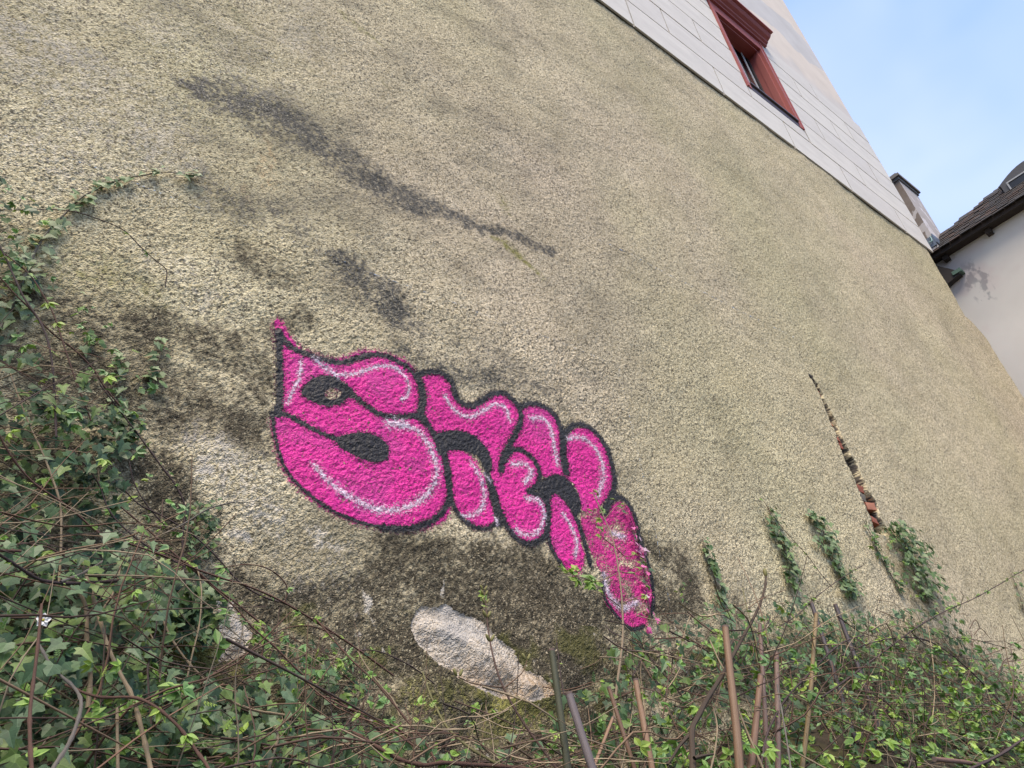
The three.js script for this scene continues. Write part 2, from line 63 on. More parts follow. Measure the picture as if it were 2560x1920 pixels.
const CANES = [[0,2.2,-0.215,1.582,0.12,-0.185,1.563,0.112,-0.138,1.525,0.104,-0.091,1.493,0.097,-0.059,1.467,0.089,-0.006,1.43,0.081,0.043,1.409,0.073,0.108,1.362,0.066,0.156,1.309,0.058,0.225,1.244,0.05],[1,2.6,-0.245,1.754,0.06,-0.203,1.683,0.077,-0.16,1.601,0.095,-0.11,1.511,0.113,-0.058,1.438,0.13,-0.023,1.367,0.148,0.007,1.278,0.165,0.05,1.112,0.182,0.067,1.034,0.2],[0,2.0,-0.226,1.716,0.05,-0.185,1.683,0.064,-0.122,1.632,0.077,-0.073,1.563,0.091,-0.027,1.487,0.105,0.012,1.399,0.119,0.042,1.328,0.133,0.087,1.23,0.146,0.139,1.126,0.16],[1,1.6,-0.282,1.87,0.04,-0.259,1.884,0.035,-0.08,1.986,0.03,0.004,1.997,0.025,0.091,1.991,0.02,0.161,1.941,0.015,0.217,1.908,0.01,0.255,1.889,0.005,0.266,1.811,0.0],[0,2.6,-0.079,0.998,0.3,-0.049,0.96,0.287,-0.007,0.912,0.273,0.049,0.866,0.26,0.108,0.839,0.247,0.156,0.815,0.233,0.225,0.774,0.22,0.296,0.764,0.207,0.382,0.749,0.193,0.479,0.726,0.18,0.555,0.713,0.167,0.625,0.705,0.153,0.729,0.678,0.14,0.884,0.612,0.127,1.007,0.554,0.113,1.135,0.486,0.1],[1,2.4,0.143,1.325,0.04,0.217,1.24,0.048,0.297,1.149,0.055,0.362,1.072,0.062,0.409,1.015,0.07,0.445,0.942,0.078,0.447,0.866,0.085,0.461,0.767,0.092,0.474,0.705,0.1],[2,2.2,-0.085,1.253,0.12,-0.063,1.199,0.142,-0.005,1.083,0.165,0.045,0.992,0.188,0.089,0.903,0.21,0.116,0.834,0.232,0.133,0.753,0.255,0.149,0.654,0.277,0.155,0.592,0.3],[1,3.4,0.004,0.586,0.55,0.022,0.588,0.517,0.059,0.58,0.483,0.103,0.569,0.45,0.145,0.576,0.417,0.211,0.595,0.383,0.272,0.617,0.35],[0,2.6,0.005,0.6,0.5,0.02,0.612,0.475,0.056,0.625,0.45],[4,2.6,0.264,0.714,0.3,0.225,0.66,0.34,0.184,0.613,0.38,0.145,0.578,0.42],[2,4.0,0.178,0.684,0.3,0.198,0.63,0.333,0.22,0.568,0.367,0.24,0.508,0.4,0.264,0.442,0.433,0.291,0.383,0.467,0.316,0.332,0.5,0.336,0.27,0.533,0.359,0.192,0.567,0.366,0.149,0.6],[2,2.2,0.264,0.762,0.2,0.28,0.695,0.237,0.273,0.612,0.275,0.252,0.554,0.312,0.238,0.491,0.35],[4,3.0,0.131,0.423,0.5,0.161,0.372,0.536,0.199,0.332,0.571,0.212,0.298,0.607,0.206,0.245,0.643,0.194,0.211,0.679,0.178,0.179,0.714,0.17,0.149,0.75],[2,2.6,0.418,0.596,0.15,0.444,0.538,0.175,0.487,0.476,0.2,0.538,0.422,0.225,0.594,0.374,0.25,0.646,0.349,0.275,0.716,0.334,0.3],[2,1.8,0.486,0.744,0.15,0.494,0.697,0.175,0.496,0.657,0.2,0.496,0.564,0.225,0.483,0.481,0.25,0.471,0.404,0.275,0.456,0.353,0.3],[0,2.2,0.269,0.909,0.1,0.355,0.839,0.12,0.428,0.773,0.14,0.52,0.698,0.16,0.592,0.634,0.18,0.65,0.569,0.2,0.699,0.524,0.22,0.761,0.461,0.24,0.836,0.4,0.26,0.931,0.339,0.28,1.026,0.272,0.3],[1,2.0,0.263,0.995,0.05,0.321,0.945,0.054,0.388,0.918,0.059,0.479,0.872,0.063,0.553,0.815,0.067,0.636,0.738,0.071,0.708,0.702,0.076,0.78,0.686,0.08],[1,1.7,0.274,1.079,0.04,0.298,1.011,0.047,0.347,0.942,0.053,0.406,0.884,0.06],[0,2.6,0.191,0.351,0.5,0.247,0.324,0.533,0.317,0.315,0.567,0.38,0.268,0.6,0.427,0.205,0.633,0.438,0.177,0.667,0.446,0.135,0.7],[2,3.4,0.652,0.291,0.4,0.66,0.269,0.413,0.648,0.229,0.425,0.636,0.2,0.438,0.628,0.171,0.45],[2,3.0,0.292,0.31,0.5,0.305,0.196,0.55,0.303,0.16,0.6],[0,2.6,0.109,0.474,0.6,0.118,0.377,0.65,0.126,0.272,0.7,0.131,0.222,0.75,0.143,0.157,0.8],[2,4.4,0.178,0.601,0.35,0.209,0.543,0.375,0.225,0.457,0.4,0.242,0.386,0.425,0.247,0.318,0.45],[4,2.0,0.386,0.836,0.12,0.446,0.889,0.1,0.51,0.953,0.08,0.588,0.999,0.06],[0,2.2,0.353,0.79,0.14,0.453,0.752,0.152,0.54,0.686,0.164,0.627,0.625,0.176,0.68,0.574,0.188,0.677,0.497,0.2],[1,2.0,0.11,1.085,0.06,0.197,0.976,0.095,0.246,0.872,0.13,0.336,0.785,0.165,0.444,0.722,0.2],[2,1.6,0.072,1.048,0.1,0.124,1.065,0.107,0.177,1.03,0.113,0.2,0.966,0.12],[2,2.0,0.387,0.539,0.2,0.406,0.483,0.25,0.408,0.398,0.3],[0,1.6,0.555,0.769,0.08,0.656,0.797,0.075,0.731,0.786,0.07,0.782,0.742,0.065,0.78,0.699,0.06],[0,1.7,0.702,0.56,0.15,0.747,0.589,0.15,0.823,0.605,0.15,0.905,0.587,0.15],[0,2.2,0.844,0.628,0.15,0.845,0.603,0.188,0.882,0.54,0.225,0.916,0.484,0.263,0.964,0.425,0.3,1.005,0.359,0.338,1.039,0.296,0.375,1.061,0.247,0.413,1.071,0.192,0.45],[2,2.2,0.961,0.528,0.2,0.981,0.477,0.225,1.016,0.419,0.25,1.039,0.38,0.275,1.046,0.333,0.3],[3,3.0,1.153,0.465,0.25,1.148,0.39,0.3,1.148,0.325,0.35,1.142,0.284,0.4,1.164,0.236,0.45,1.205,0.193,0.5,1.224,0.168,0.55,1.236,0.147,0.6],[1,1.8,0.879,0.515,0.12,0.96,0.529,0.113,1.006,0.553,0.107,1.076,0.558,0.1,1.167,0.534,0.093,1.231,0.508,0.087,1.295,0.471,0.08],[0,4.2,0.809,0.262,0.5,0.827,0.249,0.515,0.858,0.226,0.53,0.906,0.198,0.545,0.967,0.181,0.56,1.008,0.183,0.575,1.068,0.176,0.59,1.169,0.166,0.605,1.243,0.155,0.62],[0,2.0,0.794,0.389,0.3,0.791,0.375,0.34,0.841,0.341,0.38,0.891,0.312,0.42,0.939,0.271,0.46,0.985,0.224,0.5],[2,1.8,2.262,0.635,0.15,2.156,0.507,0.2,2.094,0.403,0.25,2.03,0.328,0.3],[1,2.0,2.107,0.716,0.1,2.116,0.677,0.129,2.156,0.653,0.157,2.194,0.622,0.186,2.214,0.567,0.214,2.238,0.501,0.243,2.277,0.425,0.271,2.315,0.34,0.3],[1,1.8,2.499,0.683,0.15,2.346,0.647,0.175,2.251,0.61,0.2,2.13,0.536,0.225,2.032,0.457,0.25],[1,1.6,1.66,0.585,0.3,1.645,0.516,0.317,1.63,0.449,0.333,1.619,0.39,0.35],[0,2.2,0.778,0.373,0.35,0.845,0.356,0.362,0.913,0.32,0.375,0.969,0.298,0.388,1.024,0.261,0.4],[1,3.0,7.41,1.629,0.25,6.704,1.441,0.293,5.352,1.073,0.336,4.642,0.904,0.379,4.1,0.759,0.421,3.501,0.576,0.464,3.061,0.444,0.507,2.774,0.366,0.55],[1,3.0,2.754,0.51,0.3,3.025,0.563,0.33,3.247,0.573,0.36,3.617,0.661,0.39,3.936,0.704,0.42,4.113,0.693,0.45,4.193,0.648,0.48,4.314,0.547,0.51,4.406,0.422,0.54,4.452,0.315,0.57,4.552,0.24,0.6],[1,3.4,1.999,0.12,0.75,2.132,0.205,0.7,2.292,0.281,0.65,2.466,0.351,0.6,2.718,0.443,0.55,3.083,0.581,0.5,3.312,0.643,0.45,3.579,0.696,0.4],[1,2.0,4.54,1.282,0.08,4.168,1.153,0.114,3.869,1.041,0.148,3.591,0.931,0.182,3.367,0.833,0.216,3.105,0.74,0.25],[2,2.6,2.105,0.53,0.6,2.081,0.461,0.633,2.067,0.381,0.667,2.03,0.295,0.7,1.999,0.228,0.733,1.972,0.161,0.767,1.944,0.099,0.8],[0,2.2,2.161,0.615,0.3,2.183,0.609,0.33,2.263,0.61,0.36,2.313,0.577,0.39,2.335,0.523,0.42,2.323,0.462,0.45],[3,2.2,2.831,0.885,0.3,2.776,0.796,0.33,2.734,0.712,0.36,2.686,0.619,0.39,2.612,0.523,0.42,2.592,0.412,0.45],[1,2.6,2.826,0.723,0.4,2.749,0.661,0.4,2.676,0.603,0.4,2.633,0.535,0.4],[2,2.6,2.217,0.288,0.55,2.291,0.231,0.613,2.308,0.168,0.675,2.349,0.111,0.738,2.322,0.077,0.8],[2,2.6,2.756,0.425,0.4,2.839,0.36,0.46,2.886,0.301,0.52,2.984,0.237,0.58,3.13,0.157,0.64,3.197,0.067,0.7],[2,2.4,4.2,0.32,0.4,4.408,0.417,0.4,4.642,0.429,0.4,4.72,0.405,0.4,4.698,0.346,0.4],[1,5.0,4.3,0.232,0.75,3.839,0.172,0.8,3.403,0.111,0.85,3.006,0.071,0.9,2.648,0.038,0.95],[0,2.4,6.449,0.783,0.2,5.652,0.7,0.25,4.954,0.61,0.3,4.375,0.551,0.35,3.946,0.486,0.4],[4,2.6,2.277,0.37,0.7,2.222,0.278,0.725,2.166,0.188,0.75,2.112,0.122,0.775,2.065,0.086,0.8],[2,2.4,1.909,0.293,0.7,1.861,0.237,0.737,1.776,0.164,0.775,1.7,0.122,0.812,1.636,0.089,0.85],[1,2.6,2.457,0.158,0.5,2.495,0.253,0.5,2.585,0.326,0.5,2.65,0.367,0.5,2.68,0.404,0.5],[0,2.4,2.777,0.492,0.45,2.72,0.399,0.467,2.644,0.312,0.483,2.535,0.231,0.5],[0,1.8,3.705,1.609,0.02,3.766,1.488,0.028,3.862,1.374,0.036,3.964,1.272,0.044,4.028,1.167,0.052,4.091,1.092,0.06],[1,1.8,3.777,0.646,0.15,4.21,0.722,0.175,4.7,0.792,0.2,5.231,0.829,0.225,5.757,0.79,0.25],[0,2.4,2.995,0.144,0.5,3.164,0.246,0.48,3.367,0.327,0.46,3.587,0.395,0.44,3.893,0.449,0.42,4.18,0.452,0.4],[2,2.4,3.277,0.404,0.4,3.595,0.379,0.413,3.983,0.389,0.425,4.4,0.377,0.438,4.887,0.373,0.45],[2,2.2,2.881,0.406,0.45,3.256,0.414,0.417,3.677,0.415,0.383,4.103,0.453,0.35],[0,2.2,3.54,0.354,0.35,3.876,0.345,0.375,4.252,0.335,0.4,4.714,0.358,0.425,5.1,0.34,0.45]];
const STICKS = [[0,9,11,1.358,0.451,0.62,1.323,0.152,0.66],[1,10,12,1.312,0.316,0.72,1.315,0.14,0.76],[2,6,7,1.579,0.361,0.6,1.583,0.146,0.64],[3,9,10,1.751,0.398,0.55,1.701,0.161,0.59],[3,5,5,1.674,0.297,0.5,1.536,0.172,0.54],[4,11,14,2.045,0.539,0.72,1.878,0.123,0.76],[5,7,9,2.504,0.627,0.55,2.373,0.434,0.59],[2,10,13,2.255,0.404,0.66,2.008,0.126,0.7],[5,9,10,2.482,0.506,0.6,2.279,0.207,0.64],[6,8,9,2.941,0.705,0.55,2.505,0.207,0.59],[7,10,10,3.551,0.909,0.2,3.476,0.706,0.24],[7,11,11,3.786,0.921,0.2,3.708,0.642,0.24]];
const LOG = [[2.755,0.105,0.9],[3.244,0.074,0.86]];
const SAPA = [2.066,1.26,0.2,2.076,1.198,0.214,2.083,1.128,0.228,2.089,1.059,0.242,2.083,0.991,0.256,2.067,0.898,0.27,2.04,0.767,0.284,1.993,0.614,0.298,1.943,0.521,0.312,1.886,0.421,0.326,1.839,0.321,0.34];
const SAPAT = [[2.118,1.017,0.22,2.173,0.976,0.22,2.25,0.991,0.22,2.297,0.979,0.22],[2.092,1.132,0.22,2.182,1.205,0.22,2.238,1.225,0.22],[2.116,0.903,0.22,2.202,0.905,0.22,2.273,0.94,0.22],[2.096,0.767,0.22,2.198,0.802,0.22,2.318,0.839,0.22],[2.105,0.893,0.22,1.981,0.845,0.22,1.906,0.853,0.22,1.813,0.859,0.22],[2.097,0.751,0.22,2.012,0.792,0.22,1.949,0.802,0.22],[2.122,1.009,0.22,2.06,1.045,0.22,2.038,1.105,0.22]];
const SAPB = [1.367,0.72,0.3,1.355,0.653,0.323,1.34,0.593,0.345,1.328,0.537,0.368,1.317,0.492,0.391,1.313,0.435,0.414,1.315,0.385,0.436,1.332,0.324,0.459,1.359,0.261,0.482,1.381,0.213,0.505,1.401,0.166,0.527,1.416,0.131,0.55];
const SAPBT = [[1.327,0.389,0.42,1.371,0.414,0.413,1.417,0.445,0.407,1.44,0.477,0.4],[1.321,0.391,0.42,1.264,0.393,0.427,1.204,0.398,0.433,1.156,0.411,0.44]];
const SAPC = [2.646,0.837,0.55,2.576,0.774,0.573,2.481,0.698,0.596,2.359,0.613,0.619,2.266,0.559,0.642,2.148,0.484,0.665,2.038,0.416,0.688,1.937,0.358,0.712,1.853,0.314,0.735,1.762,0.259,0.758,1.692,0.218,0.781,1.649,0.166,0.804,1.608,0.122,0.827,1.57,0.084,0.85];
const SAPCT = [[1.693,0.214,0.78,1.618,0.177,0.787,1.585,0.157,0.793,1.545,0.135,0.8],[1.607,0.143,0.84,1.645,0.148,0.84,1.686,0.151,0.84]];
const FLOWER = [0.122,0.458,0.55];
const MOSS = [0.695,0.307,0.85,0.326,0.961,0.283,0.977,0.192,0.727,0.202];
const SPRAY = [[2.502,1.365],[2.526,1.293],[2.539,1.21],[2.557,1.098],[2.548,1.017],[2.539,0.938],[2.532,0.842],[2.533,0.778]];

// ---------------------------------------------------------------- helpers
const taken = new Map();
function numbered(n) { const k = taken.get(n) ?? 0; taken.set(n, k + 1); return k ? n + '_' + String(k).padStart(3, '0') : n; }
function shade(o) { o.castShadow = o.receiveShadow = true; return o; }
function thing(name, label, category, group, kind) {
  const g = new THREE.Group(); g.name = numbered(name); g.userData = { label, category }; if (group) g.userData.group = group; if (kind) g.userData.kind = kind; scene.add(g); return g;
}
function part(name, geo, m, parent, label) { const o = shade(new THREE.Mesh(geo, m)); o.name = name; if (label) o.userData.label = label; parent.add(o); return o; }
function top(name, geo, m, label, category, group, kind) { const o = part(numbered(name), geo, m, scene); o.userData = { label, category }; if (group) o.userData.group = group; if (kind) o.userData.kind = kind; return o; }
const std = (r, g, b, roughness = 0.9, extra = {}) => { const m = new THREE.MeshStandardMaterial({ roughness, side: THREE.DoubleSide, ...extra }); m.color.setRGB(r, g, b); return m; };
const box = (x0, x1, y0, y1, z0, z1) => { const g = new THREE.BoxGeometry(x1 - x0, y1 - y0, z1 - z0); g.translate((x0 + x1) / 2, (y0 + y1) / 2 + Y0, (z0 + z1) / 2); return g; };
function dataTex(w, h, fn, srgb = true, repeat = false) {       // fn(x, y) -> linear rgb(a) for colour, or a grey
  const d = new Uint8Array(w * h * 4), c = [0, 0, 0, 1];
  for (let j = 0; j < h; j++) for (let i = 0; i < w; i++) {
    c[3] = 1; fn((i + 0.5) / w, (j + 0.5) / h, c); const o = (j * w + i) * 4;
    for (let m = 0; m < 3; m++) d[o + m] = Math.max(0, Math.min(255, srgb ? toS(c[m]) : c[m] * 255));
    d[o + 3] = Math.max(0, Math.min(255, c[3] * 255));
  }
  const t = new THREE.DataTexture(d, w, h); t.magFilter = t.minFilter = THREE.LinearFilter; t.colorSpace = srgb ? THREE.SRGBColorSpace : THREE.NoColorSpace;
  if (repeat) t.wrapS = t.wrapT = THREE.RepeatWrapping;
  t.needsUpdate = true; return t;
}
const inPoly = (p, x, y) => { let c = false; for (let i = 0, n = p.length / 2, j = n - 1; i < n; j = i++) { const xi = p[2 * i], yi = p[2 * i + 1], xj = p[2 * j], yj = p[2 * j + 1]; if ((yi > y) !== (yj > y) && x < ((xj - xi) * (y - yi)) / (yj - yi) + xi) c = !c; } return c; };
function segD(x, y, ax, ay, bx, by) { const dx = bx - ax, dy = by - ay, t = Math.max(0, Math.min(1, ((x - ax) * dx + (y - ay) * dy) / (dx * dx + dy * dy + 1e-9))); return [Math.hypot(x - ax - t * dx, y - ay - t * dy), t]; }
const edgeD = (p, x, y) => { let d = 9; for (let i = 0, n = p.length / 2, j = n - 1; i < n; j = i++) d = Math.min(d, segD(x, y, p[2 * j], p[2 * j + 1], p[2 * i], p[2 * i + 1])[0]); return inPoly(p, x, y) ? d : -d; };   // > 0 inside

// ---------------------------------------------------------------- shape of the roughcast wall
const ZW = -0.03;
const wallEnd = (v) => (v > 5.99 ? 11.0 : v > 5.75 ? mix(11.52, 11.06, (v - 5.75) / 0.24) : 11.5) + 0.012 * noise(v * 3, 1, 5);
const bounds = STONES.map((p) => { const xs = p.filter((_, i) => i % 2 === 0), ys = p.filter((_, i) => i % 2); return [Math.min(...xs) - 0.05, Math.max(...xs) + 0.05, Math.min(...ys) - 0.05, Math.max(...ys) + 0.05]; });
const stoneAt = (u, v) => { let d = -1; for (let i = 0; i < STONES.length; i++) { const b = bounds[i]; if (u > b[0] && u < b[1] && v > b[2] && v < b[3]) d = Math.max(d, edgeD(STONES[i], u, v)); } return d + 0.014 * fbm(u * 16, v * 16, 28, 3); };
const crackL = (v) => 5.1 + 0.018 * noise(v * 5, 0, 3) + 0.008 * noise(v * 23, 0, 4), crackR = (v) => mix(5.3, 5.15, sstep(1.6, 3.0, v)) + 0.02 * noise(v * 9, 2, 5) + 0.014 * noise(v * 21, 2, 6);
const rough = (u, v) => 0.0022 * noise(u * 112, v * 112, 11) + 0.0026 * noise(u * 172 + 9, v * 172, 12) + 0.001 * noise(u * 41, v * 41, 13);
function relief(u, v) {
  let h = 0.013 * noise(u * 0.9, v * 0.9, 21) + 0.007 * noise(u * 2.6, v * 2.6, 22) + 0.004 * noise(u * 9, v * 9, 23);
  const low = sstep(0.75, 0.2, v) * sstep(3.6, 2.2, u);
  h += low * (0.05 + 0.035 * noise(u * 5, v * 6, 24) + 0.022 * noise(u * 13, v * 15, 25));
  let r = rough(u, v);
  if (u < 3.2 && v < 1) { const s = stoneAt(u, v); if (s > -0.04) { const k = sstep(-0.004, 0.006, s); r *= 1 - 0.2 * k; h += k * (-0.006 + 0.045 * sstep(0, 0.14, s) + 0.006 * fbm(u * 22, v * 22, 27, 3)); } }
  if (u > 4.5 && u < 5.6 && v > 1.4 && v < 3.1) {
    const a = crackL(v), b = crackR(v) * 1, open = sstep(3.02, 2.9, v) * sstep(1.62, 1.74, v);
    const k = sstep(a - 0.008, a + 0.008, u) * sstep(b + 0.03, b - 0.012, u) * open;
    h += open * 0.02 * Math.exp(-Math.max(0, a - u) / 0.12) * (u < a ? 1 : 0) - k * 0.24; r *= 1 + 0.5 * k;
  }
  const e = wallEnd(v) - u; if (e < 0.08) h -= 0.05 * (1 - e / 0.08) ** 2;
  return h + r;
}

// ---------------------------------------------------------------- colour of the roughcast wall
const KINDS = 5;
function stainGrid(u0, u1, v0, v1) {
  const N = 320, g = new Float32Array(N * N * KINDS);
  for (const s of STAINS_AND_SHADE) {
    const k = s[0], str = s[1], n = (s.length - 2) / 3;
    for (let j = 0; j < N; j++) for (let i = 0; i < N; i++) {
      const x = u0 + ((u1 - u0) * i) / (N - 1), y = v0 + ((v1 - v0) * j) / (N - 1); let m = 0;
      if (n === 1) m = 1.25 - Math.hypot(x - s[2], y - s[3]) / s[4] * 0.75;
      for (let q = 0; q + 1 < n; q++) { const a = 2 + q * 3, [d, t] = segD(x, y, s[a], s[a + 1], s[a + 3], s[a + 4]); m = Math.max(m, 1.25 - (d / mix(s[a + 2], s[a + 5], t)) * 0.75); }
      if (m > 0) { const o = (j * N + i) * KINDS + k; g[o] = Math.max(g[o], Math.min(1, m) * str); }
    }
  }
  return (x, y, out) => {
    const fx = Math.min(N - 1.001, Math.max(0, ((x - u0) / (u1 - u0)) * (N - 1))), fy = Math.min(N - 1.001, Math.max(0, ((y - v0) / (v1 - v0)) * (N - 1))), ix = fx | 0, iy = fy | 0, a = fx - ix, b = fy - iy;
    for (let k = 0; k < KINDS; k++) { const o = (iy * N + ix) * KINDS + k, p = N * KINDS; out[k] = (g[o] * (1 - a) + g[o + KINDS] * a) * (1 - b) + (g[o + p] * (1 - a) + g[o + p + KINDS] * a) * b; }
  };
}
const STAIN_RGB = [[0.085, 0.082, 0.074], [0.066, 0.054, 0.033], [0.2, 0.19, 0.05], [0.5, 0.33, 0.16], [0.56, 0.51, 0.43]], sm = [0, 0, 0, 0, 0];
function wallColour(u, v, c, stains) {
  const g = noise(u * 260, v * 230, 31) * 0.7 + noise(u * 140, v * 120, 32) * 0.5, big = fbm(u * 0.7, v * 0.7, 33, 4), mid = fbm(u * 5, v * 5, 34, 4);
  const t = 0.56 + 0.7 * g + 0.2 * mid;
  let r = mix(0.31, 0.78, t), gr = mix(0.26, 0.685, t), b = mix(0.155, 0.475, t);
  const k = 1 + 0.14 * big, tint = fbm(u * 0.55 + 9, v * 0.55, 39, 4);   // batches of render: some greener, some pinker
  r *= k * (1 - 0.05 * tint); gr *= k; b *= k * (1 - 0.12 * tint);
  const sp = 0.9 * noise(u * 225 + 5, v * 190, 35) + 0.75 * noise(u * 105, v * 88, 36) + 0.18 * mid;           // dark aggregate
  const d = sstep(0.24, 0.7, sp) * 0.76; r = mix(r, 0.075, d); gr = mix(gr, 0.064, d); b = mix(b, 0.046, d);
  const run = fbm(u * 2.2 + v * 0.35, v * 0.45, 37, 3) * 0.5 + fbm(u * 1.1, v * 1.1, 38, 4);   // faint weather streaks
  const w = sstep(0.1, 0.75, run) * 0.3; r = mix(r, r * 0.6, w); gr = mix(gr, gr * 0.63, w); b = mix(b, b * 0.62, w);
  { // mottled grime over the nearer half
    const m1 = sstep(0.05, 0.6, fbm(u * 3.1 + 4, v * 4.2 - u, 61, 5) + 0.25 * g) * sstep(4.5, 1.5, u) * 0.42; r = mix(r, 0.13, m1); gr = mix(gr, 0.115, m1); b = mix(b, 0.085, m1);
    const m2 = sstep(0.15, 0.6, fbm(u * 2.3 + 14, v * 2.9 - u * 0.6, 63, 5) + 0.2 * g) * 0.3; r = mix(r, 0.36, m2 * 0.6); gr = mix(gr, 0.31, m2 * 0.6); b = mix(b, 0.17, m2 * 0.6);
  }
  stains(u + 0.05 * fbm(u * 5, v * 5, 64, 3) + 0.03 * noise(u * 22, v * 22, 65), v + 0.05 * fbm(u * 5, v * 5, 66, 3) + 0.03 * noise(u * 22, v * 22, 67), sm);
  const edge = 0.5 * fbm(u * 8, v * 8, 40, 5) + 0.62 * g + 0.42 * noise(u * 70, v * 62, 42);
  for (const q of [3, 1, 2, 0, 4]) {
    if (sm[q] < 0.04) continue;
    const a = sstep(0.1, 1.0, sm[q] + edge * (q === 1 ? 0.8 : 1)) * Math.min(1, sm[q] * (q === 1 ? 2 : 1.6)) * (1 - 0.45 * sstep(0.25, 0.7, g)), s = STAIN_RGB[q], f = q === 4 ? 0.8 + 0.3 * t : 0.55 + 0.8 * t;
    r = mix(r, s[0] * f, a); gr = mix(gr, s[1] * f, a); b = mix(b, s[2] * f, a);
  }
  if (sm[1] > 0.75 && v < 0.75) {                 // moss and flakes of old limewash at the foot
    const mo = sstep(0.15, 0.5, fbm(u * 7, v * 9, 44, 4) + 0.1); r = mix(r, 0.085, mo * 0.7); gr = mix(gr, 0.085, mo * 0.7); b = mix(b, 0.018, mo * 0.7);
    const fl = sstep(0.52, 0.72, fbm(u * 30, v * 42, 45, 3)) * sstep(-0.1, 0.3, noise(u * 6, v * 6, 46)); r = mix(r, 0.42, fl * 0.8); gr = mix(gr, 0.38, fl * 0.8); b = mix(b, 0.32, fl * 0.8);
  }
  if (u < 3.2 && v < 1) {
    const s = stoneAt(u, v) + 0.004 * noise(u * 90, v * 90, 47);
    if (s > 0) {
      const n = fbm(u * 14, v * 14, 48, 4), f = noise(u * 150, v * 150, 49) * 0.12, lo = sstep(0.62, 0.42, v + 0.06 * n), q = sstep(0.15, 0.45, fbm(u * 9 + 4, v * 9, 51, 3));
      r = mix(0.47, 0.44, lo) + f; gr = mix(0.415, 0.33, lo) + f; b = mix(0.345, 0.225, lo) + f; r = mix(r, 0.36, q * 0.5); gr = mix(gr, 0.36, q * 0.5); b = mix(b, 0.36, q * 0.5);
      const dk = sstep(0.3, 0.6, fbm(u * 22, v * 22, 52, 3)) * 0.3; r *= 1 - dk; gr *= 1 - dk; b *= 1 - dk;
    }
  }
  if (u > 5 && u < 5.4 && v > 1.66 && v < 3.03 && u > crackL(v) - 0.002 && u < crackR(v) + 0.022 + 0.012 * noise(u * 90, v * 90, 71) && v > 1.7 + 0.04 * noise(u * 40, 3, 72)) { const q = 0.5 + 0.5 * g; r = mix(0.05, 0.16, q); gr = mix(0.045, 0.14, q); b = mix(0.04, 0.115, q); }    // crack rubble, with depth shade painted dark over the recess and right lip
  c[0] = r; c[1] = gr; c[2] = b;
}
const bumpTile = dataTex(1024, 1024, (x, y, c) => {             // 0.6 m of fine grit, tiling
  const wrap = (f, s) => { const X = x * f, Y = y * f, ix = Math.floor(X), iy = Math.floor(Y), u = X - ix, w = Y - iy, a = u * u * (3 - 2 * u), b = w * w * (3 - 2 * w), h = (i, j) => hash((ix + i) % f, (iy + j) % f, s); return mix(mix(h(0, 0), h(1, 0), a), mix(h(0, 1), h(1, 1), a), b); };
  c[0] = c[1] = c[2] = 0.22 * wrap(80, 61) + 0.5 * wrap(150, 62) + 0.28 * wrap(270, 63);
}, false, true);
bumpTile.repeat.set(1 / 0.6, 1 / 0.6);

function gridGeo(us, vs, fn, keep) {                             // fn(u, v) -> z ; uv in metres
  const n = us.length, m = vs.length, P = new Float32Array(n * m * 3), N = new Float32Array(n * m * 3), T = new Float32Array(n * m * 2), I = [];
  for (let j = 0; j < m; j++) for (let i = 0; i < n; i++) { const o = j * n + i, u = us[i], v = vs[j]; P[o * 3] = u; P[o * 3 + 1] = v + Y0; P[o * 3 + 2] = fn(u, v); T[o * 2] = u; T[o * 2 + 1] = v; }
  for (let j = 0; j + 1 < m; j++) for (let i = 0; i + 1 < n; i++) { if (keep && !keep(us[i], vs[j], us[i + 1], vs[j + 1])) continue; const a = j * n + i; I.push(a, a + 1, a + n + 1, a, a + n + 1, a + n); }
  const g = new THREE.BufferGeometry();
  g.setAttribute('position', new THREE.BufferAttribute(P, 3)); g.setAttribute('uv', new THREE.BufferAttribute(T, 2)); g.setIndex(I); g.computeVertexNormals(); return g;
}
const range = (a, b, step) => { const n = Math.max(1, Math.round((b - a) / step)), r = []; for (let i = 0; i <= n; i++) r.push(a + ((b - a) * i) / n); return r; };

